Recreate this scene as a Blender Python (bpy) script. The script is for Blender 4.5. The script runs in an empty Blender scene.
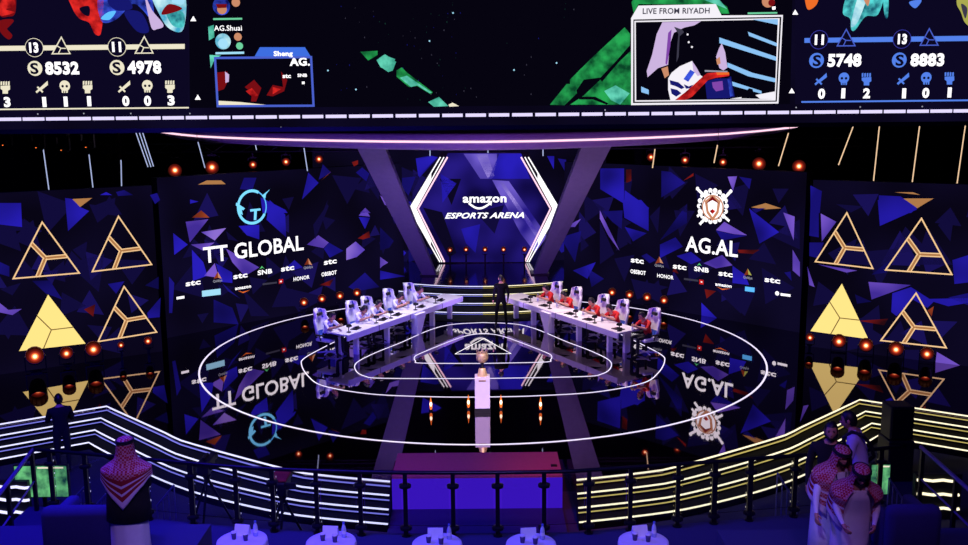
import bpy, bmesh, math, random
import numpy as np
from mathutils import Vector, Matrix
random.seed(7)
S = bpy.context.scene
COL = S.collection
S.view_settings.view_transform = 'Standard'
S.view_settings.look = 'None'
S.view_settings.exposure = 0
S.view_settings.gamma = 1
S.view_settings.use_curve_mapping = False
try: S.cycles.use_denoising = True
except Exception: pass
S.cycles.max_bounces = 6
S.cycles.transparent_max_bounces = 12
S.cycles.sample_clamp_indirect = 4

# ------------------------------------------------------------------ camera
F_PX, PITCH, ROLL, CAM = 950.0, math.radians(9.57), math.radians(0.5), Vector((0.05, 0, 7.1))
cd = bpy.data.cameras.new('camera'); cam = bpy.data.objects.new('camera', cd); COL.objects.link(cam)
cd.sensor_width = 36; cd.lens = 36 * F_PX / 968; cd.clip_end = 300
fwd = Vector((0, math.cos(PITCH), -math.sin(PITCH)))
up0 = Vector((0, math.sin(PITCH), math.cos(PITCH))); rt0 = Vector((1, 0, 0))
# picture right edge is higher: the camera is rolled clockwise
rt = rt0 * math.cos(ROLL) - up0 * math.sin(ROLL); upv = up0 * math.cos(ROLL) + rt0 * math.sin(ROLL)
M = Matrix((rt, upv, -fwd)).transposed().to_4x4(); M.translation = CAM
cam.matrix_world = M; S.camera = cam

def ray(px, py):
    return rt * ((px - 484) / F_PX) + upv * (-(py - 272.5) / F_PX) + fwd
def P(px, py, z=0.0):           # where the sight line meets height z
    r = ray(px, py); return CAM + r * ((z - CAM.z) / r.z)
def Q(px, py, y):               # where it meets depth y
    r = ray(px, py); return CAM + r * ((y - CAM.y) / r.y)
def mx(p): return Vector((-p[0], p[1], p[2]))

class Frame:
    """upright plane: origin o, horizontal axis u, facing n"""
    def __init__(s, a, b):
        s.o = Vector((a[0], a[1], 0)); s.u = Vector((b[0] - a[0], b[1] - a[1], 0)).normalized()
        s.n = Vector((s.u.y, -s.u.x, 0))
    def uv(s, px, py):
        r = ray(px, py); t = (s.o - CAM).dot(s.n) / r.dot(s.n); p = CAM + r * t
        return ((p - s.o).dot(s.u), p.z)
    def pt(s, u, v, off=0.0): return s.o + s.u * u + Vector((0, 0, v)) + s.n * off

# ------------------------------------------------------------------ materials
def lin(c):
    return tuple(((x / 255) / 12.92 if x / 255 <= .04045 else ((x / 255 + .055) / 1.055) ** 2.4) for x in c)
def emit(name, c, st=1.0, sample=False):
    m = bpy.data.materials.new(name); m.use_nodes = True; nt = m.node_tree; nt.nodes.clear()
    e = nt.nodes.new('ShaderNodeEmission'); o = nt.nodes.new('ShaderNodeOutputMaterial')
    e.inputs[0].default_value = (*lin(c), 1); e.inputs[1].default_value = st
    nt.links.new(e.outputs[0], o.inputs[0])
    if not sample: m.cycles.emission_sampling = 'NONE'
    return m
def glowart(name, c1, c2, scale=2.0, st=1.0, detail=3, axis=None, bands=None):
    """lit screen surface whose two colours mingle through a noise or wave field"""
    m = bpy.data.materials.new(name); m.use_nodes = True; nt = m.node_tree; nt.nodes.clear()
    e = nt.nodes.new('ShaderNodeEmission'); o = nt.nodes.new('ShaderNodeOutputMaterial')
    tc = nt.nodes.new('ShaderNodeTexCoord'); cr = nt.nodes.new('ShaderNodeValToRGB')
    if bands:
        n = nt.nodes.new('ShaderNodeTexWave'); n.inputs['Scale'].default_value = scale
        n.inputs['Distortion'].default_value = bands; n.bands_direction = 'DIAGONAL'
    else:
        n = nt.nodes.new('ShaderNodeTexNoise'); n.inputs['Scale'].default_value = scale; n.inputs['Detail'].default_value = detail
    nt.links.new(tc.outputs['Object'], n.inputs['Vector'])
    cr.color_ramp.elements[0].position = .35; cr.color_ramp.elements[1].position = .65
    cr.color_ramp.elements[0].color = (*lin(c1), 1); cr.color_ramp.elements[1].color = (*lin(c2), 1)
    nt.links.new(n.outputs[0], cr.inputs[0]); nt.links.new(cr.outputs[0], e.inputs[0])
    e.inputs[1].default_value = st; nt.links.new(e.outputs[0], o.inputs[0])
    m.cycles.emission_sampling = 'NONE'
    return m
def matte(name, c, rough=.6, metal=0.0, var=.12, scale=6.0, bump=0.0, spec=.5):
    m = bpy.data.materials.new(name); m.use_nodes = True; nt = m.node_tree
    b = nt.nodes['Principled BSDF']
    b.inputs['Roughness'].default_value = rough; b.inputs['Metallic'].default_value = metal
    b.inputs['Specular IOR Level'].default_value = spec
    tc = nt.nodes.new('ShaderNodeTexCoord'); n = nt.nodes.new('ShaderNodeTexNoise'); n.inputs['Scale'].default_value = scale
    cr = nt.nodes.new('ShaderNodeValToRGB'); l = lin(c)
    cr.color_ramp.elements[0].color = (*[x * (1 - var) for x in l], 1)
    cr.color_ramp.elements[1].color = (*[min(1, x * (1 + var)) for x in l], 1)
    nt.links.new(tc.outputs['Object'], n.inputs['Vector']); nt.links.new(n.outputs[0], cr.inputs[0])
    nt.links.new(cr.outputs[0], b.inputs['Base Color'])
    if bump:
        bp = nt.nodes.new('ShaderNodeBump'); bp.inputs['Strength'].default_value = bump
        nt.links.new(n.outputs[0], bp.inputs['Height']); nt.links.new(bp.outputs[0], b.inputs['Normal'])
    return m
def checker_cloth(name, c1, c2, scale):
    m = bpy.data.materials.new(name); m.use_nodes = True; nt = m.node_tree; b = nt.nodes['Principled BSDF']
    tc = nt.nodes.new('ShaderNodeTexCoord'); k = nt.nodes.new('ShaderNodeTexChecker'); k.inputs['Scale'].default_value = scale
    k.inputs[1].default_value = (*lin(c1), 1); k.inputs[2].default_value = (*lin(c2), 1)
    nt.links.new(tc.outputs['Object'], k.inputs[0]); nt.links.new(k.outputs[0], b.inputs['Base Color'])
    b.inputs['Roughness'].default_value = .9
    return m
def mirror_floor(name, c, rough):
    m = bpy.data.materials.new(name); m.use_nodes = True; nt = m.node_tree; b = nt.nodes['Principled BSDF']
    b.inputs['Metallic'].default_value = 1.0
    tc = nt.nodes.new('ShaderNodeTexCoord'); n = nt.nodes.new('ShaderNodeTexNoise'); n.inputs['Scale'].default_value = 1.3
    mr = nt.nodes.new('ShaderNodeMapRange'); mr.inputs['To Min'].default_value = rough * .6; mr.inputs['To Max'].default_value = rough * 1.4
    nt.links.new(tc.outputs['Object'], n.inputs['Vector']); nt.links.new(n.outputs[0], mr.inputs[0])
    nt.links.new(mr.outputs[0], b.inputs['Roughness'])
    b.inputs['Base Color'].default_value = (*c, 1)
    return m
def glass_mat(name):
    m = bpy.data.materials.new(name); m.use_nodes = True; nt = m.node_tree; nt.nodes.clear()
    t = nt.nodes.new('ShaderNodeBsdfTransparent'); g = nt.nodes.new('ShaderNodeBsdfGlossy'); g.inputs['Roughness'].default_value = .02
    fr = nt.nodes.new('ShaderNodeFresnel'); fr.inputs[0].default_value = 1.35
    mi = nt.nodes.new('ShaderNodeMixShader'); o = nt.nodes.new('ShaderNodeOutputMaterial')
    t.inputs[0].default_value = (.93, .94, .97, 1); g.inputs[0].default_value = (.7, .7, .7, 1)
    nt.links.new(fr.outputs[0], mi.inputs[0]); nt.links.new(t.outputs[0], mi.inputs[1]); nt.links.new(g.outputs[0], mi.inputs[2])
    nt.links.new(mi.outputs[0], o.inputs[0]); return m

def lamphalo():  # pale core and soft red halo painted into the lens colour
    m = bpy.data.materials.new('lamp lens halo'); m.use_nodes = True; nt = m.node_tree; nt.nodes.clear()
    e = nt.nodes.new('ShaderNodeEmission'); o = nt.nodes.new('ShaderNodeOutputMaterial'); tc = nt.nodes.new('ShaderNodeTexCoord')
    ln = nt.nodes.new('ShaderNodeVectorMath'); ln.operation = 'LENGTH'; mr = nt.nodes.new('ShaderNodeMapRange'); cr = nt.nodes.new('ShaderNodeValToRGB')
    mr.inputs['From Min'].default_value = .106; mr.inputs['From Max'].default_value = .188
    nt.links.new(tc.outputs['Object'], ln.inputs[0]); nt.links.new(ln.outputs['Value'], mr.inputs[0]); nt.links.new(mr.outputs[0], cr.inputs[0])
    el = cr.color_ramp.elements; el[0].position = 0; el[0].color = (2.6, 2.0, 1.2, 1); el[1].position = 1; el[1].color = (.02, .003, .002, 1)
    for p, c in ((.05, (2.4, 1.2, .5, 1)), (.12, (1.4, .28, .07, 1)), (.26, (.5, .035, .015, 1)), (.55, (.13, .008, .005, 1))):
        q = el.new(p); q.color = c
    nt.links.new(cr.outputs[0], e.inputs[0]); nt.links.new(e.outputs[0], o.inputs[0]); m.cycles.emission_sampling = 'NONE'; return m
E = {
 'white': emit('screen white', (255, 252, 255), 1.3), 'led': emit('strip white', (235, 225, 255), 1.25),
 'ledw': emit('strip warm white', (255, 244, 205), 1.35), 'ledb': emit('strip cool white', (215, 215, 255), 1.4),
 'thinb': emit('strip dim blue', (130, 130, 245), .9), 'thiny': emit('strip dim yellow', (215, 195, 110), .8),
 'dash': emit('bar lilac', (225, 215, 255), 1.1), 'pinkstrip': emit('beam strip pink', (255, 205, 225), 1.35),
 'B': glowart('facet blue', (22, 16, 112), (40, 30, 186), .55, 1.0, 1), 'B2': glowart('facet deep blue', (14, 10, 70), (28, 21, 130), .5, 1.0, 1), 'V': glowart('facet violet', (66, 44, 150), (122, 88, 205), .7, 1.0, 1),
 'V2': glowart('facet lilac', (92, 66, 185), (148, 116, 215), .7, 1.0, 1), 'D2': emit('facet midnight', (24, 17, 84)), 'D': emit('facet night blue', (17, 12, 58)), 'R': glowart('facet red', (40, 10, 18), (120, 24, 22), 1.2, 1.0, 1),
 'R2': glowart('facet orange', (90, 28, 22), (170, 74, 36), 1.2, 1.0, 1), 'O': emit('facet tan', (176, 122, 74)), 'K': glowart('screen black', (8, 5, 20), (14, 10, 38), .35, 1.0, 1),
 'K2': emit('screen navy', (12, 8, 34)), 'K3': emit('screen overlay black', (6, 4, 16)),
 'gold': emit('triangle gold', (250, 222, 132), 1.12), 'goldl': emit('triangle outline', (250, 205, 150), 1.0), 'goldk': emit('triangle seam', (120, 96, 50)),
 'cream': emit('stat cream', (240, 232, 205)), 'sblue': emit('stat blue', (84, 130, 236)), 'sdark': emit('stat outline blue', (58, 58, 165)),
 'cyan': emit('logo cyan', (118, 208, 250), 1.25), 'cyanbox': emit('logo pale cyan', (165, 225, 250)), 'skyblue': emit('logo blue', (90, 180, 245), 1.2),
 'red': glowart('art red', (125, 10, 18), (238, 44, 40), 4.0, 1.0, 6), 'dred': emit('art dark red', (120, 14, 20)), 'orange': emit('art orange', (240, 110, 40)),
 'teal': glowart('art teal', (16, 80, 105), (90, 225, 222), 4.0, 1.0, 6), 'aqua': glowart('art aqua', (64, 170, 205), (205, 246, 250), 3.0, 1.0, 6), 'ablue': glowart('art blue', (12, 14, 84), (64, 92, 238), 3.5, 1.0, 6), 'adblue': emit('art deep blue', (22, 24, 110)),
 'yg': emit('art olive', (170, 170, 80)), 'flesh': emit('art flesh', (205, 140, 105)), 'grey': emit('art grey', (150, 150, 165)), 'dgrey': emit('art dark grey', (60, 58, 75)),
 'boxblue': emit('overlay blue', (62, 110, 225)), 'boxline': emit('overlay line', (74, 96, 205)), 'lilac': emit('art lilac', (205, 180, 225)),
 'lightbar': emit('art light bar', (140, 195, 245)), 'purple': emit('art purple', (130, 70, 170)), 'hpgreen': emit('health bar', (110, 210, 160)),
 'paper': emit('overlay white', (246, 242, 250)), 'lime': emit('logo green', (90, 200, 120)),
 'map1': glowart('map green', (10, 70, 40), (40, 170, 85), 3.0, 1.0, 6), 'map2': glowart('map teal', (40, 140, 120), (110, 225, 195), 3.0, 1.0, 6),
 'map3': glowart('map deep', (6, 16, 26), (22, 60, 50), 2.0, 1.0, 5), 'mapn': glowart('monitor map', (16, 60, 62), (110, 200, 130), 4.0, 1.0, 5),
 'hex': glowart('hexagon art', (14, 8, 62), (38, 26, 130), .5, 1.0, 1), 'streak': glowart('hexagon streak', (40, 28, 135), (112, 92, 205), .75, 1.0, 1), 'streak2': glowart('hexagon bright streak', (70, 52, 170), (160, 140, 225), .9, 1.0, 1),
 'glowcore': emit('glow core', (255, 232, 190), 3.0), 'lampmid': emit('lamp orange', (255, 120, 50), 1.3), 'lampred': emit('lamp red', (190, 34, 14), .8),
 'lampdim': emit('lamp ember', (80, 12, 6), .8), 'lamphalo': lamphalo(),
 'fascia': emit('front panel violet', (62, 22, 196), .95, True),
}
MT = {
 'silh': matte('black stage clothes', (7, 6, 9), .95, spec=.1), 'black': matte('black paint', (14, 13, 17), .5), 'dark': matte('dark drape', (22, 20, 28), .85), 'rig': matte('rig metal', (26, 25, 30), .45, .6),
 'carpet': matte('dark carpet', (40, 36, 60), .95, scale=40, bump=.3), 'bluecarpet': matte('blue carpet', (40, 36, 92), .95, scale=40, bump=.3),
 'step': matte('step black satin', (5, 4, 11), .7, spec=.12), 'pillar': matte('pillar skin', (140, 133, 160), .7), 'beam': matte('beam skin', (170, 155, 190), .6),
 'desk': matte('desk white laminate', (238, 234, 240), .35, var=.03), 'deskseam': matte('desk seam', (30, 28, 36), .6),
 'chairw': matte('chair white leather', (232, 230, 238), .45, var=.04), 'chairb': matte('chair blue trim', (52, 84, 190), .5), 'chairk': matte('chair black', (20, 20, 24), .5),
 'jerw': matte('jersey white', (226, 224, 240), .8, var=.05), 'jerb': matte('jersey blue panel', (70, 96, 190), .8), 'jerr': matte('jersey red', (210, 28, 26), .8),
 'trous': matte('trousers black', (22, 21, 27), .85), 'skin': matte('skin', (196, 140, 112), .55, var=.05), 'hair': matte('hair black', (18, 14, 14), .5),
 'eye': matte('eye', (16, 12, 12), .2), 'lip': matte('lip', (150, 80, 76), .5), 'shoe': matte('shoe', (20, 18, 20), .5),
 'thobe': matte('white robe cloth', (225, 220, 228), .85, scale=8, bump=.1), 'jacket': matte('black jacket', (14, 13, 17), .9, scale=20), 'agal': matte('black cord', (12, 12, 14), .7),
 'shirt': matte('pale shirt', (205, 196, 228), .85), 'strap': matte('strap', (20, 18, 28), .7),
 'ghutra': checker_cloth('red check cloth', (176, 30, 46), (205, 140, 150), 40), 'ghwhite': matte('white cloth border', (222, 200, 214), .9), 'ghred': matte('red cloth stripe', (150, 20, 36), .9),
 'plinth': matte('white plinth', (226, 214, 226), .5, var=.03), 'gold': matte('trophy gold', (244, 208, 150), .42, .35, var=.05), 'goldglow': matte('gold plaque', (205, 150, 80), .3, .8),
 'boxtop': matte('stage box cover', (150, 84, 88), .75, scale=14), 'lowplinth': matte('dark blue plinth', (30, 26, 84), .85),
 'rail': matte('rail dark metal', (34, 28, 46), .35, .7), 'railp': matte('handrail violet metal', (120, 88, 190), .35, .5), 'steel': matte('pale steel', (150, 150, 190), .35, .7),
 'cloth': matte('white tablecloth', (220, 216, 238), .9, scale=10, bump=.12), 'bottle': matte('clear bottle', (190, 200, 235), .12), 'cap': matte('bottle cap', (90, 110, 210), .4),
 'card': matte('white card', (235, 232, 245), .7), 'cup': matte('paper cup', (70, 60, 110), .6), 'sofa': matte('blue sofa fabric', (48, 44, 110), .9, scale=30, bump=.2),
 'tub': matte('black tub chair', (20, 18, 26), .7), 'brown': matte('brown leather', (70, 36, 34), .6), 'glass': glass_mat('clear glass'),
 'redcap': matte('red cloth cover', (150, 30, 36), .8), 'wood': matte('tan plate', (150, 110, 80), .6), 'phone': matte('phone black', (12, 12, 16), .2), 'gear': matte('device black', (18, 17, 22), .4),
 'drape': matte('brown drape', (52, 34, 34), .9, scale=3, bump=.3), 'orange': matte('orange wrap', (220, 90, 50), .7),
}
MT['stage'] = mirror_floor('polished black stage', (.33, .26, .32), .02)
MT['upstage'] = mirror_floor('polished upstage', (.16, .13, .2), .1)

# ------------------------------------------------------------------ mesh builder
_tc = {}
def text_mesh(s, bold=.0, shear=0.0):
    k = (s, bold, shear)
    if k in _tc: return _tc[k]
    cu = bpy.data.curves.new('t', 'FONT'); cu.body = s; cu.size = 1; cu.offset = bold; cu.shear = shear; cu.resolution_u = 3
    cu.space_character = 1.0 + bold * 1.6
    ob = bpy.data.objects.new('t', cu); COL.objects.link(ob); bpy.context.view_layer.update()
    dg = bpy.context.evaluated_depsgraph_get()
    me = bpy.data.meshes.new_from_object(ob.evaluated_get(dg))
    vs = [(v.co.x, v.co.y) for v in me.vertices]; fs = [tuple(p.vertices) for p in me.polygons]
    bpy.data.objects.remove(ob); bpy.data.curves.remove(cu); bpy.data.meshes.remove(me)
    x0 = min(v[0] for v in vs); x1 = max(v[0] for v in vs); h = .70
    vs = [((x - x0) / (x1 - x0), y / h) for x, y in vs]
    _tc[k] = (vs, fs); return _tc[k]

class MB:
    def __init__(s): s.v = []; s.f = []; s.m = []; s.mats = []
    def mi(s, m):
        if m not in s.mats: s.mats.append(m)
        return s.mats.index(m)
    def add(s, vs, fs, mat):
        b = len(s.v); s.v += [Vector(v) for v in vs]; i = s.mi(mat)
        for f in fs: s.f.append(tuple(b + k for k in f)); s.m.append(i)
        return s
    def box(s, c, d, mat, rot=None, bev=0):
        hx, hy, hz = d[0] / 2, d[1] / 2, d[2] / 2
        if bev:
            bm = bmesh.new(); bmesh.ops.create_cube(bm, size=1)
            for v in bm.verts: v.co = Vector((v.co.x * d[0], v.co.y * d[1], v.co.z * d[2]))
            bmesh.ops.bevel(bm, geom=bm.edges[:], offset=bev, segments=2, affect='EDGES', profile=.5)
            vs = [v.co.copy() for v in bm.verts]; bm.verts.index_update(); fs = [[v.index for v in f.verts] for f in bm.faces]; bm.free()
        else:
            vs = [Vector((x, y, z)) for x in (-hx, hx) for y in (-hy, hy) for z in (-hz, hz)]
            fs = [(0, 1, 3, 2), (4, 6, 7, 5), (0, 4, 5, 1), (2, 3, 7, 6), (0, 2, 6, 4), (1, 5, 7, 3)]
        if rot is not None: vs = [rot @ v for v in vs]
        return s.add([v + Vector(c) for v in vs], fs, mat)
    def hexa(s, a, b, mat):      # two matching loops joined to a solid
        n = len(a); vs = list(a) + list(b)
        fs = [tuple(range(n))[::-1], tuple(range(n, 2 * n))] + [(i, (i + 1) % n, n + (i + 1) % n, n + i) for i in range(n)]
        return s.add(vs, fs, mat)
    def tube(s, path, r, mat, n=8, caps=True):
        path = [Vector(p) for p in path]; rs = r if isinstance(r, (list, tuple)) else [r] * len(path)
        vs = []; fs = []; prev = None
        for i, p in enumerate(path):
            t = (path[min(i + 1, len(path) - 1)] - path[max(i - 1, 0)]).normalized()
            if prev is None: a = t.orthogonal().normalized()
            else: a = (prev - t * prev.dot(t)).normalized()
            prev = a; b = t.cross(a)
            for k in range(n):
                w = 2 * math.pi * k / n; vs.append(p + (a * math.cos(w) + b * math.sin(w)) * rs[i])
        for i in range(len(path) - 1):
            for k in range(n):
                fs.append((i * n + k, i * n + (k + 1) % n, (i + 1) * n + (k + 1) % n, (i + 1) * n + k))
        if caps: fs += [tuple(range(n))[::-1], tuple(range((len(path) - 1) * n, len(path) * n))]
        return s.add(vs, fs, mat)
    def lathe(s, prof, mat, c=(0, 0, 0), n=20, rot=None):
        vs = []; fs = []
        for r, z in prof:
            for k in range(n):
                w = 2 * math.pi * k / n; vs.append(Vector((r * math.cos(w), r * math.sin(w), z)))
        for i in range(len(prof) - 1):
            for k in range(n):
                fs.append((i * n + k, i * n + (k + 1) % n, (i + 1) * n + (k + 1) % n, (i + 1) * n + k))
        fs += [tuple(range(n))[::-1], tuple(range((len(prof) - 1) * n, len(prof) * n))]
        if rot is not None: vs = [rot @ v for v in vs]
        return s.add([v + Vector(c) for v in vs], fs, mat)
    def ball(s, c, r, mat, n=12, m=8, rot=None):
        if not isinstance(r, (tuple, list)): r = (r, r, r)
        vs = [Vector((0, 0, -r[2]))]; fs = []
        for i in range(1, m):
            t = -math.pi / 2 + math.pi * i / m
            for k in range(n):
                w = 2 * math.pi * k / n; vs.append(Vector((r[0] * math.cos(t) * math.cos(w), r[1] * math.cos(t) * math.sin(w), r[2] * math.sin(t))))
        vs.append(Vector((0, 0, r[2])))
        for k in range(n): fs.append((0, 1 + (k + 1) % n, 1 + k))
        for i in range(m - 2):
            for k in range(n):
                a = 1 + i * n; fs.append((a + k, a + (k + 1) % n, a + n + (k + 1) % n, a + n + k))
        a = 1 + (m - 2) * n
        for k in range(n): fs.append((a + k, a + (k + 1) % n, len(vs) - 1))
        if rot is not None: vs = [rot @ v for v in vs]
        return s.add([v + Vector(c) for v in vs], fs, mat)
    def prism(s, loop, z0, z1, mat):
        return s.hexa([Vector((p[0], p[1], z0)) for p in loop], [Vector((p[0], p[1], z1)) for p in loop], mat)
    # drawing on a frame
    def poly(s, fr, pts, mat, lay=1):
        vs = [fr.pt(*fr.uv(*p), .004 * lay) for p in pts]
        return s.add(vs, [tuple(range(len(vs)))], mat)
    def line(s, fr, pts, w, mat, lay=2, close=False):   # pts in picture, w in metres on the plane
        q = [fr.uv(*p) for p in pts]
        return s.uvline(fr, q, w, mat, lay, close)
    def uvline(s, fr, q, w, mat, lay=2, close=False):
        n = len(q); L = []; R = []
        for i in range(n):
            a = Vector(q[(i - 1) % n] if close or i else q[i]); b = Vector(q[(i + 1) % n] if close or i < n - 1 else q[i]); c = Vector(q[i])
            d1 = (c - a); d2 = (b - c)
            d1 = d1.normalized() if d1.length > 1e-9 else d2.normalized(); d2 = d2.normalized() if d2.length > 1e-9 else d1
            nn = Vector((-d1.y, d1.x)) + Vector((-d2.y, d2.x)); nn.normalize()
            k = max(.35, nn.dot(Vector((-d1.y, d1.x)))); L.append(c + nn * (w / 2 / k)); R.append(c - nn * (w / 2 / k))
        vs = [fr.pt(p.x, p.y, .004 * lay) for p in L + R]
        fs = [(i, (i + 1) % n, n + (i + 1) % n, n + i) for i in range(n if close else n - 1)]
        return s.add(vs, fs, mat)
    def text(s, fr, t, p0, p1, cap, mat, bold=.02, shear=0.0, lay=4):
        (u0, v0), (u1, v1) = fr.uv(*p0), fr.uv(*p1)
        xm, ym = (p0[0] + p1[0]) / 2, (p0[1] + p1[1]) / 2
        vb = fr.uv(xm, ym)[1]; h = fr.uv(xm, ym - cap)[1] - vb
        vs, fs = text_mesh(t, bold, shear)
        return s.add([fr.pt(u0 + (u1 - u0) * x, vb + h * y, .004 * lay) for x, y in vs], fs, mat)
    def disc(s, fr, p, rpx, mat, lay=3, n=20, sx=1.0):
        u, v = fr.uv(*p); r = abs(fr.uv(p[0], p[1] - rpx)[1] - v)
        return s.add([fr.pt(u + r * sx * math.cos(2 * math.pi * k / n), v + r * math.sin(2 * math.pi * k / n), .004 * lay) for k in range(n)], [tuple(range(n))], mat)
    def ring(s, fr, p, rpx, w, mat, lay=3, n=28, a0=0, a1=360):
        u, v = fr.uv(*p); r = abs(fr.uv(p[0], p[1] - rpx)[1] - v); cl = a1 - a0 >= 360
        q = [(u + r * math.cos(math.radians(a0 + (a1 - a0) * k / n)), v + r * math.sin(math.radians(a0 + (a1 - a0) * k / n))) for k in range(n if cl else n + 1)]
        return s.uvline(fr, q, w, mat, lay, cl)
    def build(s, name, parent=None, smooth=False, local=False):
        vs = s.v
        if parent is not None and not local:
            o = Vector((0, 0, 0)); q = parent
            while q is not None: o = o + q.location; q = q.parent
            vs = [v - o for v in vs]
        me = bpy.data.meshes.new(name); me.from_pydata([tuple(v) for v in vs], [], s.f)
        for m in s.mats: me.materials.append(m)
        me.polygons.foreach_set('material_index', s.m)
        if smooth: me.polygons.foreach_set('use_smooth', [True] * len(s.f))
        me.validate(); me.update()
        bm = bmesh.new(); bm.from_mesh(me); bmesh.ops.recalc_face_normals(bm, faces=bm.faces[:]); bm.to_mesh(me); bm.free()
        ob = bpy.data.objects.new(name, me); COL.objects.link(ob)
        if parent is not None: ob.parent = parent
        return ob

def tag(o, label=None, cat=None, group=None, kind=None):
    if label: o['label'] = label
    if cat: o['category'] = cat
    if group: o['group'] = group
    if kind: o['kind'] = kind
    return o
def thing(name, loc, label, cat, group=None, rz=0.0):
    o = bpy.data.objects.new(name, None); COL.objects.link(o); o.empty_display_size = .1
    o.location = loc; o.rotation_euler = (0, 0, rz)
    return tag(o, label, cat, group)
def dup(o, parent=None):
    c = o.copy(); COL.objects.link(c)
    if parent is not None: c.parent = parent
    for ch in [x for x in KIDS.get(o.name, [])]: dup(ch, c)
    return c
KIDS = {}
def index_kids():
    KIDS.clear()
    for o in bpy.data.objects:
        if o.parent: KIDS.setdefault(o.parent.name, []).append(o)
def place(proto, first, loc, rz, label, group=None):
    o = proto if first else dup(proto)
    o.location = loc; o.rotation_euler = (0, 0, rz); o['label'] = label
    if group: o['group'] = group
    return o
def zz(x0, y0, s, pts): return [(x0 + x / s, y0 + y / s) for x, y in pts]
def smoothpath(pts, n=6, close=False):
    out = []; N = len(pts); pts = [Vector(p) for p in pts]
    for i in range(N if close else N - 1):
        p0 = pts[(i - 1) % N] if close or i > 0 else pts[i]; p1 = pts[i]; p2 = pts[(i + 1) % N]
        p3 = pts[(i + 2) % N] if close or i + 2 < N else p2
        for k in range(n):
            t = k / n; out.append(.5 * ((2 * p1) + (p2 - p0) * t + (2 * p0 - 5 * p1 + 4 * p2 - p3) * t * t + (3 * p1 - p0 - 3 * p2 + p3) * t ** 3))
    if not close: out.append(pts[-1])
    return out
def resample(pts, n):
    pts = [Vector(p) for p in pts]; L = [0]
    for a, b in zip(pts, pts[1:]): L.append(L[-1] + (b - a).length)
    out = []; j = 0
    for i in range(n):
        d = L[-1] * i / (n - 1)
        while j < len(pts) - 2 and L[j + 1] < d: j += 1
        out.append(pts[j].lerp(pts[j + 1], min(1, max(0, (d - L[j]) / max(1e-9, L[j + 1] - L[j])))))
    return out
def chord(loop, z, mat_, name, label, cat, w=.07, close=True, parent=None):
    """a flat light line set into the floor along a world path"""
    b = MB(); n = len(loop); L = []; R = []
    for i in range(n):
        a = loop[(i - 1) % n] if close or i else loop[i]; c = loop[(i + 1) % n] if close or i < n - 1 else loop[i]
        t = Vector((c[0] - a[0], c[1] - a[1], 0)).normalized(); nn = Vector((-t.y, t.x, 0))
        p = Vector((loop[i][0], loop[i][1], z)); L.append(p + nn * w / 2); R.append(p - nn * w / 2)
    dz = Vector((0, 0, .008)); vs = L + R + [p + dz for p in L] + [p + dz for p in R]; fs = []
    for i in range(n if close else n - 1):
        j = (i + 1) % n
        fs += [(2 * n + i, 2 * n + j, 3 * n + j, 3 * n + i), (i, j, 2 * n + j, 2 * n + i), (n + i, 3 * n + i, 3 * n + j, n + j)]
    b.add(vs, fs, mat_)
    o = b.build(name, parent)
    if label: tag(o, label, cat)
    return o
# ------------------------------------------------------------------ the hall
def struct(name, mb, smooth=False):
    return tag(mb.build(name, None, smooth), kind='structure')
struct('floor', MB().box((0, 20, -.8), (48, 60, .2), MT['carpet']))
struct('wall_back', MB().box((0, 46, 8), (48, .4, 18), MT['dark']))
struct('wall_left', MB().box((-24, 20, 8), (.4, 60, 18), MT['dark']))
struct('wall_right', MB().box((24, 20, 8), (.4, 60, 18), MT['dark']))
struct('wall_front', MB().box((0, -9.8, 8), (48, .4, 18), MT['dark']))
struct('ceiling', MB().box((0, 20, 17), (48, 60, .3), MT['black']))
struct('floor_audience', MB().prism([(-9, 3), (9, 3), (9, 13.9), (7.2, 14.6), (3.5, 14.1), (0, 13.95), (-3.5, 14.1), (-7.2, 14.6), (-9, 13.9)], -.69, .3, MT['bluecarpet']))
struct('floor_terrace', MB().box((-8.5, 4.5, 1.0), (9.6, 15.4, 1.2), MT['bluecarpet']).box((8.0, 4.5, .925), (9.6, 15.4, 1.05), MT['bluecarpet']).box((0, -3, 2.6), (47, 8, 5.5), MT['bluecarpet']))

# ------------------------------------------------------------------ stage
TOP = [P(x, y, 0) for x, y in [(106.6, 405.5), (165.6, 432), (186, 441), (284, 467.6), (320, 474), (390, 480.5)]]
BOT = [P(x, y, -.51) for x, y in [(88.6, 441.6), (111.8, 454), (156, 476.4), (201, 493), (266, 508.6), (314, 516), (388, 523)]]
NT = 26
TOPr = resample(smoothpath(TOP, 8), NT); BOTr = resample(smoothpath(BOT, 8), NT)
WTOP = [P(106.6, 405.5, 0), P(7, 422.3, 0)]; WBOT = [P(88.6, 441.6, -.51), P(5, 455, -.51)]
def steppath(k):
    t = k / 3; main = [a.lerp(b, t) for a, b in zip(TOPr, BOTr)]
    wa, wb = WTOP[1].lerp(WBOT[1], t), main[0]
    d = (WTOP[1] - WTOP[0]).normalized(); end = main[0] + d * 2.75
    return [Vector((p.x, p.y, 0)) for p in [end] + main]
PATHS = [steppath(k) for k in range(4)]
p0 = PATHS[0]
loopL = [(-17.5, 41), (-17.5, p0[0].y)] + [(p.x, p.y) for p in p0] + [(p0[-1].x, 18.75)]
loop = loopL + [(-x, y) for x, y in reversed(loopL)]
sf = MB().prism(loop, -.7, 0, MT['stage']); struct('floor_stage', sf)
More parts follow.
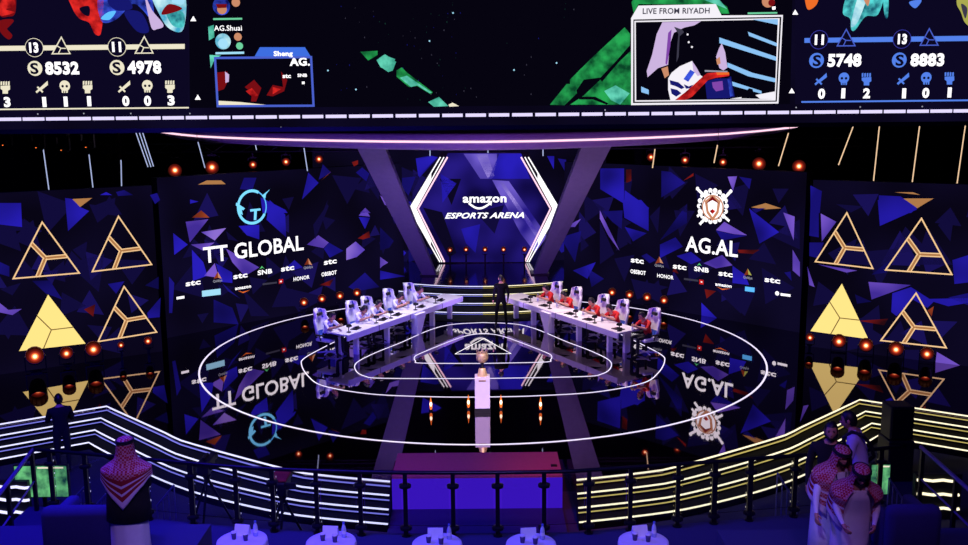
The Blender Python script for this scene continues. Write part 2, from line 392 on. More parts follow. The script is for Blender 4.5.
def steps(sign, label, bright, dim):
    q = [[(sign * p.x, p.y) for p in path] for path in PATHS]
    root = thing('stage_steps', (q[2][14][0], q[2][14][1], -.7), label, 'steps', 'lit steps round the stage front')
    for k in (1, 2, 3):
        b = MB(); a, c = q[k - 1], q[k]; zt = -.17 * k
        for i in range(len(a) - 1):
            b.hexa([Vector((*a[i], -.7)), Vector((*a[i + 1], -.7)), Vector((*c[i + 1], -.7)), Vector((*c[i], -.7))],
                   [Vector((*a[i], zt)), Vector((*a[i + 1], zt)), Vector((*c[i + 1], zt)), Vector((*c[i], zt))], MT['step'])
        b.build('step', root)
    def strip(path, z, h, mat_, nm):
        b = MB(); n = len(path); out = []
        for i in range(n):
            a = Vector(path[max(0, i - 1)]); c = Vector(path[min(n - 1, i + 1)]); t = (c - a).normalized()
            nn = Vector((t.y, -t.x)) * (1 if sign > 0 else 1)
            if nn.y > 0: nn = -nn
            out.append(Vector(path[i]) + nn * .025)
        for i in range(n - 1):
            b.hexa([Vector((*path[i], z - h)), Vector((*path[i + 1], z - h)), Vector((*out[i + 1], z - h)), Vector((*out[i], z - h))],
                   [Vector((*path[i], z)), Vector((*path[i + 1], z)), Vector((*out[i + 1], z)), Vector((*out[i], z))], mat_)
        b.build(nm, root)
    for k in range(4):
        strip(q[k], -.17 * k - .004, .026, E[bright], 'light_strip')
        if k < 3: strip(q[k], -.17 * k - .11, .017, E[dim], 'light_strip')
    return root
steps(1, 'curved stage-front steps edged with bluish white light strips, blue-lit side', 'ledb', 'thinb')
steps(-1, 'curved stage-front steps edged with yellowish white light strips, dim side', 'ledw', 'thiny')

# box let into the middle of the stage front
fx0, fx1 = P(392, 476, .03), P(562.5, 476, .03); bx0, bx1 = P(400, 452.5, .03), P(560, 452.5, .03)
yf = (fx0.y + fx1.y) / 2; xc = (fx0.x + fx1.x) / 2; yb = (bx0.y + bx1.y) / 2; xf = (fx1.x - fx0.x) / 2
r = thing('stage_front_box', (0, yf, -.7), 'wide box in the stage front with red purple top and glowing violet face', 'platform')
b = MB(); b.hexa([Vector((xc - xf, yf, -.69)), Vector((xc + xf, yf, -.69)), Vector((xc + xf, yb, -.69)), Vector((xc - xf, yb, -.69))], [Vector((xc - xf, yf, .03)), Vector((xc + xf, yf, .03)), Vector((xc + xf, yb, .03)), Vector((xc - xf, yb, .03))], MT['boxtop']); b.build('cover', r)
b = MB(); b.box((xc, yf - .02, -.345), (2 * xf, .04, .66), E['fascia']); b.build('glowing_panel', r)
b = MB(); b.box((xf - .25, yf + .5, .04), (.12, .08, .03), MT['black']); b.build('cable_socket', r)
b = MB().box((xc, yf - .6, -.66), (2 * xf, 1.1, .06), MT['lowplinth']); tag(b.build('dark_plinth'), 'low dark blue plinth in front of the glowing violet panel', 'plinth')

# ------------------------------------------------------------------ light lines set in the stage
ringp = [P(x, y, 0) for x, y in [(301.6, 316.6), (232.2, 337.3), (196.3, 373), (211.5, 397.4), (239.4, 411.9), (279.2, 426.6), (329.3, 436.2), (388.4, 441.9), (482.4, 444.4)]]
ringq = [mx(P(x, y, 0)) for x, y in [(669.4, 314.9), (703.6, 322.8), (734.7, 336.3), (753.4, 350.8), (763.7, 366.3), (761.7, 380.8), (745, 397.4), (709.8, 412.3), (635.5, 430), (590, 437.6)]]
A = np.array([[p.y, 1, 0] for p in ringp]); pts = np.array([(p.x, p.y) for p in ringp + ringq])
sol = np.linalg.lstsq(np.c_[2 * pts[:, 1], np.ones(len(pts))], (pts ** 2).sum(1), rcond=None)[0]
cy = sol[0]; R = math.sqrt(sol[1] + cy * cy)
chord([(R * math.cos(2 * math.pi * k / 128), cy + R * math.sin(2 * math.pi * k / 128)) for k in range(128)], .001, E['led'], 'floor_light_ring', 'large white light ring set into the black stage floor', 'light strip', .046)
def symline(px, lab, w, close=True, sm=6):
    h = [P(x, y, 0) for x, y in px]; h[0].x = 0 if abs(h[0].x) < .4 else h[0].x
    h[-1].x = 0 if abs(h[-1].x) < .4 else h[-1].x
    h = smoothpath(h, sm); h = [(p.x, p.y) for p in h]
    full = h + [(-x, y) for x, y in reversed(h)][1 if abs(h[-1][0]) < .01 else 0:]
    if abs(full[0][0]) < .01 and abs(full[-1][0]) < .01: full = full[:-1]
    chord(full, .001, E['led'], 'floor_light_line', lab, 'light strip', w, close)
symline([(345, 337), (327, 345.7), (304.7, 358), (301.6, 365), (308, 376), (323.4, 386), (370, 394), (430, 396.8), (482.4, 397.2)], 'long white floor light line sweeping round the desks to the plinth base', .028, False)
symline([(482.4, 322.6), (452, 324.5), (430, 330), (400, 343), (375, 353), (357, 362.5), (355.5, 370), (364, 376), (385, 378.4), (482.4, 378.6)], 'middle rounded triangle light line in the floor between the desks', .027)
symline([(482.4, 333.6), (470, 335), (455, 339.5), (425, 351.5), (415, 356.5), (415.5, 361), (422, 363.2), (482.4, 363.5)], 'innermost small rounded triangle light line in the stage floor', .026)
tri = [P(455, 354, 0), P(484, 338.5, 0), P(511, 353.7, 0)]
chord([(p.x, p.y) for p in tri], .001, E['white'], 'floor_emblem', 'thin white triangle emblem lit in the floor behind the trophy', 'light strip', .017)

# ------------------------------------------------------------------ upstage platform and its lit stairs
HEXY = P(484, 274, 0).y
fy = P(484, 286, .5).y; by = P(484, 322, 0).y
def upcurve(t, n=15):     # arcs, t = 0 platform edge .. 1 bottom
    y0 = fy + (by - fy) * t; hw = 3.15 + .35 * t
    return [(-hw + 2 * hw * i / (n - 1), y0 + .9 * abs(-1 + 2 * i / (n - 1)) ** 2) for i in range(n)]
c = upcurve(0)
struct('floor_upstage', MB().prism([(-4.4, HEXY + 1)] + c + [(4.4, HEXY + 1)], 0, .5, MT['upstage']))
for sgn, lab, br in ((-1, 'bluish half of the lit stairs below the hexagon screen', 'ledb'), (1, 'yellowish half of the lit stairs below the hexagon screen', 'ledw')):
    root = thing('upstage_stairs', (sgn * 1.8, (fy + by) / 2, 0), lab, 'stairs', 'lit stairs up to the hexagon screen')
    for k in range(4):
        a, d = upcurve(k / 4), upcurve((k + 1) / 4)
        sel = [i for i in range(15) if (i <= 7 if sgn < 0 else i >= 7)]
        zt = .5 - .125 * (k + 1) if k < 3 else .02
        b = MB()
        if k < 4:
            for i, j in zip(sel, sel[1:]):
                b.hexa([Vector((*a[i], 0)), Vector((*a[j], 0)), Vector((*d[j], 0)), Vector((*d[i], 0))], [Vector((*a[i], zt)), Vector((*a[j], zt)), Vector((*d[j], zt)), Vector((*d[i], zt))], MT['step'])
            b.build('tread', root)
        for dz, hh, mm in ((0, .026, E[br]), (-.07, .012, E['thinb' if sgn < 0 else 'thiny'])):
            b = MB(); z1 = .5 - .125 * k + dz - .003
            for i, j in zip(sel, sel[1:]):
                n = Vector((0, -.02, 0))
                lo = [Vector((*a[i], z1 - hh)), Vector((*a[j], z1 - hh))]; hi = [Vector((*a[i], z1)), Vector((*a[j], z1))]
                b.hexa([lo[0], lo[1], lo[1] + n, lo[0] + n], [hi[0], hi[1], hi[1] + n, hi[0] + n], mm)
            b.build('light_strip', root)

# ------------------------------------------------------------------ LED walls
tl0, tl1 = P(193, 333), P(330, 306.5)
ol0, ol1 = P(21, 371.5), P(157, 352)
FT = Frame(tl0, tl1); FA = Frame(mx(tl1), mx(tl0)); FL = Frame(ol0, ol1); FR = Frame(mx(ol1), mx(ol0)); FH = Frame((-1, HEXY), (1, HEXY))
def wallbody(fr, u0, u1, v0, v1, root, d=.35, nm='screen_body'):
    b = MB(); a = [fr.pt(u0, v0), fr.pt(u1, v0), fr.pt(u1, v1), fr.pt(u0, v1)]
    b.hexa(a, [p - fr.n * d for p in a], MT['black']); b.build(nm, root)
    bk = MB(); bk.add([fr.pt(u, v, .002) for u, v in ((u0, v0), (u1, v0), (u1, v1), (u0, v1))], [(0, 1, 2, 3)], E['K'])
    return bk
def dimfacets(b, fr, u0, u1, v1, n, seed):
    r_ = random.Random(seed)
    for _ in range(n):
        u, v, s_, a = r_.uniform(u0 + .5, u1 - .5), r_.uniform(.4, v1 - .5), r_.uniform(.3, .75), r_.uniform(0, 6.28)
        pts = [(min(u1, max(u0, u + s_ * r_.uniform(.6, 1.2) * math.cos(a + q))), min(v1, max(.02, v + s_ * r_.uniform(.6, 1.2) * math.sin(a + q)))) for q in (0, 2.0, 4.1)]
        b.add([fr.pt(x, y, .006) for x, y in pts], [(0, 1, 2)], E[r_.choice(['D', 'D', 'D', 'D2'])])
def facets(b, fr, lst):
    for zx, zy, s, key, pts in lst:
        b.poly(fr, zz(zx, zy, s, pts), E[key], 2)
Z = 4.825
uT0 = FT.uv(166, 320)[0]; uT1 = FT.uv(404, 270)[0]; vT = FT.uv(253, 172)[1]
rTT = thing('team_screen', FT.pt((uT0 + uT1) / 2, 0), 'left angled screen wall reading TT GLOBAL with blue facets and sponsor logos', 'screen', 'angled team screens')
pic = wallbody(FT, uT0, uT1, 0, vT, rTT); dimfacets(pic, FT, uT0, uT1, vT, 34, 1)
facets(pic, FT, [
 (170, 200, Z, 'V', [(75, 105), (185, 92), (95, 205)]), (170, 200, Z, 'R2', [(105, 85), (150, 50), (190, 85)]), (170, 200, Z, 'V2', [(150, 155), (270, 135), (215, 195)]),
 (170, 200, Z, 'B', [(15, 160), (85, 215), (20, 265)]), (170, 200, Z, 'V', [(100, 215), (215, 205), (160, 245)]), (170, 200, Z, 'B', [(105, 240), (160, 300), (180, 365), (110, 390)]),
 (170, 200, Z, 'V', [(165, 365), (215, 305), (235, 375)]), (170, 200, Z, 'B', [(220, 305), (300, 350), (300, 400), (245, 395)]), (170, 200, Z, 'V', [(270, 235), (430, 325), (360, 367), (300, 300)]),
 (170, 200, Z, 'B', [(330, 125), (430, 120), (430, 190), (370, 170)]), (170, 200, Z, 'B', [(465, 95), (480, 0), (555, 70), (560, 180)]), (170, 200, Z, 'V', [(660, 215), (715, 170), (765, 205), (740, 232)]),
 (170, 200, Z, 'B', [(765, 205), (835, 245), (770, 278), (742, 235)]), (170, 200, Z, 'V2', [(850, 235), (895, 200), (940, 240), (900, 275), (850, 290)]), (170, 200, Z, 'V2', [(910, 75), (940, 40), (965, 80)]),
 (170, 200, Z, 'B', [(910, 82), (965, 85), (940, 140)]), (170, 200, Z, 'R', [(905, 185), (960, 150), (965, 180), (930, 190)]), (170, 200, Z, 'B2', [(860, 420), (940, 350), (1010, 420), (900, 440)]),
 (170, 200, Z, 'B', [(555, 330), (600, 290), (640, 325), (600, 337)]), (170, 200, Z, 'B2', [(210, 480), (300, 520), (330, 600), (210, 590)]), (170, 200, Z, 'R', [(720, 410), (790, 380), (770, 415)]),
 (170, 200, Z, 'B2', [(-5, 370), (20, 400), (10, 545), (-5, 545)]), (170, 200, Z, 'D', [(270, 150), (330, 200), (280, 190)]), (170, 200, Z, 'B2', [(250, 400), (330, 470), (345, 480), (280, 440)]),
 (170, 200, Z, 'D', [(350, 430), (480, 560), (390, 560)]), (170, 200, Z, 'D', [(540, 420), (760, 470), (620, 540)]), (170, 200, Z, 'D', [(690, 120), (760, 20), (765, 30), (700, 190)]),
 (190, 100, Z, 'B', [(540, 480), (570, 350), (620, 400)]), (190, 100, Z, 'B2', [(640, 310), (680, 350), (620, 385)]), (190, 100, Z, 'R2', [(630, 390), (680, 345), (660, 365)]),
 (190, 100, Z, 'B', [(800, 350), (830, 325), (865, 355), (850, 392)]), (190, 100, Z, 'V', [(820, 545), (845, 520), (870, 545)]), (190, 100, Z, 'B', [(340, 470), (460, 530), (470, 545), (350, 545)]),
 (190, 100, Z, 'B2', [(240, 430), (260, 375), (320, 375), (300, 435)]), (190, 100, Z, 'B', [(0, 480), (40, 490), (0, 500)]), (190, 100, Z, 'O', [(38, 408), (80, 388), (150, 388), (172, 406)]),
 (190, 100, Z, 'D', [(640, 540), (665, 480), (650, 545)]), (190, 100, Z, 'R', [(780, 300), (810, 290), (810, 310), (790, 320)]),
 (380, 200, 4.395, 'B2', [(0, 120), (60, 180), (40, 210), (0, 220)]), (380, 200, 4.395, 'V', [(0, 250), (35, 275), (10, 290), (0, 300)]), (380, 200, 4.395, 'B', [(0, 310), (110, 335), (0, 350)]),
 (380, 100, 4.19, 'V', [(0, 400), (30, 420), (90, 405), (60, 440), (20, 440)]), (380, 100, 4.19, 'B', [(150, 250), (215, 235), (240, 240), (160, 320)]), (380, 100, 4.19, 'B2', [(30, 440), (130, 430), (60, 520)])])
pic.text(FT, 'TT GLOBAL', (203.5, 262.5), (303.5, 250), 15.0, E['white'], .018)
# team badge: ring with a leaf and two letters
pic.ring(FT, (252, 207), 16.3, .095, E['cyan'], 3, 28, 60, 330); pic.ring(FT, (252, 207), 16.6, .045, E['skyblue'], 3, 16, -30, 60)
pic.poly(FT, zz(190, 100, Z, [(345, 462), (385, 430), (365, 455), (362, 475)]), E['cyan'], 4)
pic.poly(FT, zz(170, 200, Z, [(318, 12), (360, 40), (352, 50), (345, 46), (350, 72), (338, 66), (332, 38), (316, 26)]), E['cyan'], 4)
pic.poly(FT, zz(170, 200, Z, [(385, 45), (435, 40), (436, 50), (418, 52), (415, 96), (403, 97), (405, 54), (386, 56)]), E['cyan'], 4)
def sponsor(b, fr, items):
    for it in items:
        k = it[0]
        if k == 'stc': b.text(fr, 'stc', it[1], it[2], 5.2, E['white'], .03)
        elif k == 'tri':
            x, y = it[1]; b.poly(fr, [(x - 4, y + 3), (x, y - 4), (x + .6, y + 2)], E['R2'], 3); b.poly(fr, [(x + .6, y + 2), (x, y - 4), (x + 4, y + 3)], E['yg' if it[2] else 'flesh'], 3)
            b.text(fr, 'Qiddiya', (x - 4.6, y + 6.3), (x + 4.6, y + 6.1), 2.4, E['grey'], .02)
        elif k == 'txt': b.text(fr, it[3], it[1], it[2], it[4], E[it[5]], it[6])
        elif k == 'box':
            b.poly(fr, it[1], E[it[2]], 3)
sp = lambda q: zz(170, 200, Z, q)
sponsor(pic, FT, [('stc', *sp([(75, 415), (147, 406)])), ('stc', *sp([(305, 380), (373, 372)])), ('stc', *sp([(535, 345), (598, 335)])), ('stc', *sp([(742, 312), (803, 304)])),
 ('tri', sp([(229, 365)])[0], 0), ('tri', sp([(666, 300)])[0], 0), ('txt', *sp([(422, 360), (492, 354)]), 'SNB', 4.4, 'white', .03), ('box', sp([(430, 335), (442, 318), (458, 334), (446, 326)]), 'lime'),
 ('txt', *sp([(313, 433), (390, 423)]), 'amazon', 3.2, 'white', .03), ('box', sp([(325, 437), (350, 443), (385, 434), (352, 449)]), 'orange'),
 ('txt', *sp([(595, 390), (672, 380)]), 'HONOR', 3.6, 'white', .02), ('txt', *sp([(730, 368), (803, 358)]), 'OBSBOT', 3.8, 'white', .03),
 ('box', sp([(446, 402), (515, 394), (515, 402), (446, 411)]), 'dgrey'), ('box', sp([(524, 383), (545, 381), (545, 402), (524, 404)]), 'red'), ('box', sp([(530, 390), (538, 389), (538, 396), (530, 397)]), 'white'),
 ('box', sp([(153, 438), (243, 427), (244, 456), (154, 467)]), 'cyanbox'), ('box', sp([(30, 468), (68, 462), (69, 474), (31, 480)]), 'white')])
pic.build('lit_picture', rTT)

uA0, uA1 = -uT1, -uT0
uA0 = FA.uv(564, 270)[0]; uA1 = FA.uv(800, 320)[0]
rAG = thing('team_screen', FA.pt((uA0 + uA1) / 2, 0), 'right angled screen wall reading AG.AL with white crest and blue facets', 'screen', 'angled team screens')
pic = wallbody(FA, uA0, uA1, 0, vT, rAG); dimfacets(pic, FA, uA0, uA1, vT, 34, 2)
facets(pic, FA, [(600, 200, Z, k, q) for k, q in [
 ('B', [(110, 0), (200, 0), (235, 40), (235, 150), (118, 85)]), ('B2', [(15, 55), (110, 50), (105, 140), (60, 105)]), ('B', [(120, 130), (225, 160), (160, 200)]), ('V', [(0, 50), (95, 245), (40, 170), (0, 90)]),
 ('D', [(0, 100), (70, 260), (0, 310)]), ('B2', [(290, 195), (420, 20), (420, 110)]), ('B', [(290, 215), (365, 180), (400, 225), (290, 280)]), ('V', [(560, 145), (600, 105), (710, 170), (650, 165)]),
 ('B', [(560, 147), (650, 167), (710, 172), (590, 195)]), ('B', [(720, 40), (865, 155), (770, 210)]), ('V', [(885, 60), (940, 80), (935, 195)]), ('V', [(930, 240), (965, 300), (965, 370), (930, 340)]),
 ('V', [(500, 305), (590, 265), (640, 315), (560, 330)]), ('B', [(640, 317), (700, 360), (720, 410), (640, 400)]), ('B2', [(200, 270), (225, 258), (270, 290), (240, 305)]), ('B', [(370, 270), (440, 250), (490, 290), (440, 310)]),
 ('R', [(665, 240), (770, 240), (740, 260), (670, 255)]), ('R', [(505, 430), (560, 440), (515, 475)]), ('B', [(490, 495), (575, 580), (490, 570)]), ('O', [(730, 35), (800, 15), (875, 40), (800, 45)]),
 ('B2', [(890, 350), (920, 345), (925, 390)]), ('R', [(360, 325), (380, 355), (350, 345)]), ('D', [(150, 380), (330, 420), (180, 480)]), ('D', [(560, 430), (760, 420), (700, 560)]), ('B2', [(-60, 330), (20, 380), (-40, 420)]),
 ('D', [(240, 80), (290, 30), (280, 160)]), ('B2', [(-190, 180), (-90, 150), (-120, 300)]), ('V', [(-170, 130), (-90, 90), (-120, 130)]), ('B', [(-130, 340), (-20, 300), (-60, 380)])]]
 + [(590, 100, Z, k, q) for k, q in [('B', [(50, 330), (165, 330), (165, 500), (50, 430)]), ('B', [(168, 435), (285, 520), (280, 545), (165, 512)]), ('B2', [(345, 342), (390, 347), (460, 400), (345, 470)]),
 ('V', [(665, 370), (710, 368), (690, 440)]), ('R', [(175, 335), (200, 335), (200, 390), (175, 400)]), ('D', [(430, 530), (470, 500), (470, 545)]), ('B2', [(780, 525), (850, 520), (800, 545)]), ('R', [(450, 390), (500, 352), (500, 366)]),
 ('B2', [(720, 370), (780, 380), (770, 430)])]])
pic.text(FA, 'AG.AL', (685.5, 250.5), (738, 257), 15.0, E['white'], .02)
# crest: scalloped white wreath, crossed staffs, ringed shield
pic.line(FA, zz(590, 100, Z, [(515, 425), (640, 545)]), .1, E['white'], 3); pic.line(FA, zz(590, 100, Z, [(685, 435), (530, 600)]), .1, E['white'], 3)
for p in zz(590, 100, Z, [(520, 427), (680, 440)]): pic.disc(FA, p, 1.8, E['white'], 3)
pic.line(FA, zz(600, 200, Z, [(470, 80), (500, 50)]), .09, E['white'], 3); pic.line(FA, zz(600, 200, Z, [(590, 70), (625, 102)]), .09, E['white'], 3)
for k in range(18):
    w = 2 * math.pi * k / 18
    pic.disc(FA, (713 + 13.6 * math.cos(w), 206 + 15.6 * math.sin(w)), 2.5, E['white'], 3)
pic.disc(FA, (713, 206.5), 14, E['white'], 4, 28, .92)
for k in range(9):
    w = 2 * math.pi * (k + .5) / 9
    pic.disc(FA, (713 + 12.2 * math.cos(w), 206.5 + 13.2 * math.sin(w)), 1.3, E['K'], 5, 8)
pic.ring(FA, (713, 207.5), 12, .05, E['flesh'], 5)
pic.poly(FA, [(713, 195), (721, 201), (719, 213), (713, 221), (707, 213), (705, 201)], E['flesh'], 6); pic.poly(FA, [(713, 197), (718, 202), (717, 211), (713, 217), (709, 211), (708, 202)], E['white'], 7)
pic.poly(FA, [(706, 204), (713, 196), (720, 204), (713, 200)], E['dred'], 8); pic.poly(FA, [(710, 211), (713, 209), (716, 211), (713, 214)], E['red'], 8)
sp = lambda q: zz(600, 200, Z, q)
sponsor(pic, FA, [('stc', *sp([(150, 298), (212, 308)])), ('stc', *sp([(353, 328), (418, 338)])), ('stc', *sp([(573, 362), (641, 373)])), ('stc', *sp([(795, 392), (870, 404)])),
 ('tri', sp([(287, 292)])[0], 0), ('tri', sp([(714, 350)])[0], 1), ('txt', *sp([(456, 341), (526, 350)]), 'SNB', 4.4, 'white', .03), ('box', sp([(468, 318), (480, 304), (492, 318), (480, 312)]), 'lime'),
 ('txt', *sp([(148, 352), (222, 362)]), 'OBSBOT', 3.8, 'white', .03), ('txt', *sp([(277, 372), (356, 383)]), 'HONOR', 3.6, 'white', .02), ('txt', *sp([(557, 412), (636, 423)]), 'amazon', 3.2, 'white', .03),
 ('box', sp([(562, 417), (590, 428), (630, 427), (592, 434)]), 'orange'), ('box', sp([(406, 376), (475, 385), (475, 394), (406, 385)]), 'dgrey'), ('box', sp([(480, 383), (501, 386), (501, 408), (480, 405)]), 'red'),
 ('box', sp([(487, 391), (494, 392), (494, 399), (487, 398)]), 'white'), ('box', sp([(701, 417), (747, 423), (746, 445), (700, 439)]), 'skyblue'), ('box', sp([(872, 449), (920, 455), (920, 467), (872, 461)]), 'white')])
pic.disc(FA, zz(600, 200, Z, [(856, 450)])[0], 2.2, E['white'], 4)
pic.build('lit_picture', rAG)

# outer screens with the triangle emblems
def emblem(fr, root, pts, solid):
    b = MB(); q = [Vector(fr.uv(*p)) for p in pts]       # top, left, right
    A_, B_, C_ = q; cen = (A_ + B_ + C_) / 3
    mAB = A_.lerp(B_, .38); mAC = A_.lerp(C_, .66); mBC = B_.lerp(C_, .36)
    if solid:
        b.add([fr.pt(p.x, p.y, .012) for p in q], [(0, 1, 2)], E['gold'])
        for m_ in (mAB, mAC, mBC): b.uvline(fr, [tuple(cen), tuple(m_)], .03, E['goldk'], 4)
    else:
        b.uvline(fr, [tuple(p) for p in q], .04, E['goldl'], 3, True)
        for m_ in (mAB, mAC, mBC):
            d = (m_ - cen).normalized(); nn = Vector((-d.y, d.x)) * .045
            for s_ in (-1, 1): b.uvline(fr, [tuple(cen + nn * s_), tuple(m_ + nn * s_)], .03, E['goldl'], 3)
            b.uvline(fr, [tuple(cen), tuple(m_)], .07, E['O'], 2.6)
    o = b.build('triangle_emblem', root)
    o['label'] = 'solid gold triangle emblem' if solid else 'outlined triangle emblem'
vO = FL.uv(80, 189)[1]
uL0, uL1 = FL.uv(-70, 330)[0], FL.uv(161, 330)[0]
rL = thing('side_screen', FL.pt((uL0 + uL1) / 2, 0), 'far left screen wall with three outlined triangles and one gold triangle', 'screen', 'outer screens with triangles')
pic = wallbody(FL, uL0, uL1, 0, vO, rL); dimfacets(pic, FL, uL0, uL1, vO, 22, 3)
facets(pic, FL, [
 (0, 0, 1, 'B', [(-4, 203), (21, 203), (22, 227), (-4, 224)]), (0, 0, 1, 'B', [(65, 198), (73, 199), (80, 207), (89, 211), (68, 231)]), (0, 0, 1, 'O', [(72, 199), (92, 198), (80, 207)]),
 (0, 0, 1, 'B', [(100, 195), (106, 192), (112, 195)]), (0, 0, 1, 'B2', [(116, 192), (124, 190), (133, 195), (118, 196)]), (0, 0, 1, 'B', [(150, 195), (157, 193), (160, 200), (155, 204)]), (0, 0, 1, 'D', [(90, 212), (120, 214), (118, 216)]),
 (0, 200, Z, 'B2', [(155, 390), (240, 388), (300, 480), (220, 450)]), (0, 200, Z, 'B', [(520, 405), (600, 392), (560, 452)]), (0, 200, Z, 'B2', [(700, 412), (765, 370), (765, 430)]),
 (0, 200, Z, 'B', [(710, 545), (775, 470), (770, 565), (715, 570)]), (0, 200, Z, 'B2', [(-20, 290), (45, 320), (45, 370), (-20, 350)]), (0, 200, Z, 'V', [(-10, 490), (40, 530), (105, 525), (60, 555), (-10, 540)]),
 (0, 300, Z, 'R', [(405, 45), (460, 20), (450, 80)]), (0, 300, Z, 'D', [(0, 130), (90, 90), (40, 190)]), (0, 300, Z, 'D', [(420, 120), (540, 130), (500, 210)]), (0, 200, Z, 'D', [(200, 30), (300, 20), (290, 70)]),
 (0, 200, Z, 'D', [(430, 20), (560, 40), (470, 110)]), (0, 200, Z, 'D', [(350, 240), (420, 200), (410, 300)]), (0, 200, Z, 'D', [(0, 430), (100, 400), (60, 460)])])
pic.build('lit_picture', rL)
emblem(FL, rL, zz(0, 200, Z, [(203, 107), (64, 379), (382, 352)]), False); emblem(FL, rL, zz(0, 200, Z, [(571, 79), (445, 345), (731, 311)]), False)
emblem(FL, rL, [(48, 294.5), (19, 351), (85.5, 343.5)], True); emblem(FL, rL, [(124, 286.5), (98, 341.5), (156.5, 332)], False)
uR0, uR1 = FR.uv(806, 330)[0], FR.uv(1045, 330)[0]
rR = thing('side_screen', FR.pt((uR0 + uR1) / 2, 0), 'far right screen wall with three outlined triangles and one gold triangle', 'screen', 'outer screens with triangles')
pic = wallbody(FR, uR0, uR1, 0, vO, rR); dimfacets(pic, FR, uR0, uR1, vO, 22, 4)
facets(pic, FR, [(768, 200, Z, k, q) for k, q in [
 ('B', [(205, 30), (245, 0), (245, 180), (200, 172)]), ('V', [(255, 65), (330, 105), (260, 200)]), ('B2', [(200, 205), (270, 205), (240, 280), (200, 270)]), ('B', [(530, 0), (650, 0), (720, 45), (540, 125)]), ('O', [(665, 0), (785, 0), (720, 40)]),
 ('V', [(190, 320), (225, 420), (200, 410)]), ('V', [(240, 310), (430, 340), (380, 350)]), ('B2', [(500, 360), (600, 280), (570, 350)]), ('V', [(485, 395), (690, 410), (500, 480)]), ('B', [(600, 450), (690, 420), (800, 490), (770, 520), (700, 480), (620, 560), (595, 540)]),
 ('B', [(890, 290), (985, 260), (985, 395), (900, 405)]), ('B2', [(870, 470), (985, 445), (985, 515)]), ('B2', [(420, 455), (500, 490), (430, 500)]), ('D', [(330, 20), (460, 30), (400, 60)]), ('D', [(820, 120), (900, 60), (880, 200)])]]
 + [(768, 300, Z, k, q) for k, q in [('R', [(440, 100), (580, 90), (560, 122)]), ('B', [(755, -5), (985, -10), (985, 10), (870, 30)]), ('V', [(815, 250), (960, 335), (805, 330)]), ('D', [(650, 240), (730, 240), (730, 320), (660, 320)]), ('R2', [(770, 50), (800, 30), (790, 80)])]]
 + [(768, 100, Z, k, q) for k, q in [('B', [(205, 412), (260, 440), (250, 545), (205, 545)]), ('B', [(535, 460), (640, 465), (720, 520), (690, 545), (535, 545)]), ('O', [(650, 475), (800, 475), (720, 520)]), ('O', [(610, 445), (700, 445), (735, 458)])]])
pic.build('lit_picture', rR)
emblem(FR, rR, zz(768, 200, Z, [(381, 62), (229, 297), (506, 330)]), False); emblem(FR, rR, zz(768, 200, Z, [(741, 89), (568, 337), (887, 359)]), False)
emblem(FR, rR, [(842, 283.5), (810.5, 331), (868.5, 339)], True); emblem(FR, rR, zz(768, 300, Z, [(715, -33), (545, 195), (860, 230)]), False)

# flat backing screen behind the hexagon
FK = Frame((-1, HEXY + .6), (1, HEXY + .6))
rK = thing('backing_screen', (0, HEXY + .6, 0), 'flat dark screen with blue facets behind the hexagon screen and pillars', 'screen')
pic = wallbody(FK, -6.5, 6.5, 0, vT + .4, rK); dimfacets(pic, FK, -6.5, 6.5, vT, 24, 5)
facets(pic, FK, [(380, 100, 4.19, k, q) for k, q in [('B', [(150, 245), (215, 232), (245, 240), (165, 325)]), ('B', [(20, 440), (130, 425), (150, 500), (40, 540)]), ('B2', [(60, 330), (150, 320), (120, 400)]), ('B', [(700, 235), (730, 235), (728, 290)]), ('B2', [(745, 245), (780, 250), (775, 300)]), ('B', [(800, 440), (900, 430), (880, 520)]), ('V', [(770, 400), (870, 410), (820, 432)]), ('B2', [(700, 560), (800, 480), (840, 600), (760, 640)]), ('B2', [(120, 560), (230, 640), (120, 680)]), ('B', [(40, 580), (110, 640), (60, 700)])]])
pic.build('lit_picture', rK)
# hexagon screen in the middle
rH = thing('hexagon_screen', (0, HEXY, .5), 'central hexagon screen reading ESPORTS ARENA with white chevron frame', 'screen')
hexpx = [(441, 152), (528, 152), (560, 208.6), (527, 268), (441.5, 268), (408.5, 208.6)]
a = [FH.pt(*FH.uv(*p)) for p in hexpx]
b = MB(); b.hexa(a, [p + Vector((0, .35, 0)) for p in a], MT['black']); b.build('screen_body', rH)
pic = MB(); pic.poly(FH, [(448, 153), (520.5, 153), (550, 208.6), (524, 262), (444, 262), (418, 208.6)], E['hex'], 1)
H4 = 4.19
for k, q in [('streak', [(350, 225), (490, 225), (490, 260), (470, 330), (420, 330)]), ('streak2', [(400, 225), (450, 225), (480, 320), (450, 325)]), ('B', [(500, 225), (592, 225), (628, 330), (455, 330)]), ('streak', [(470, 335), (540, 340), (700, 570), (650, 640), (590, 560)]),
             ('streak2', [(500, 345), (516, 345), (676, 572), (664, 590)]), ('K2', [(250, 330), (340, 330), (300, 440)]), ('B', [(255, 310), (320, 350), (262, 430)]), ('D', [(400, 470), (520, 440), (480, 560)]), ('B', [(340, 540), (420, 520), (400, 640), (360, 600)]), ('K2', [(180, 450), (260, 470), (320, 640), (290, 660)])]:
    pic.poly(FH, zz(380, 100, H4, q), E[k], 2)
pic.text(FH, 'amazon', zz(380, 100, H4, [(347, 428)])[0], zz(380, 100, H4, [(530, 428)])[0], 8.2, E['white'], .03)
arc = [(372 + 90 * t, 432 + 24 * math.sin(math.pi * min(1, t * 1.0)) * (1 - .15 * t)) for t in [i / 10 for i in range(11)]]
pic.line(FH, zz(380, 100, H4, arc), .09, E['white'], 4); pic.poly(FH, zz(380, 100, H4, [(452, 424), (470, 422), (466, 444), (460, 432)]), E['white'], 4)
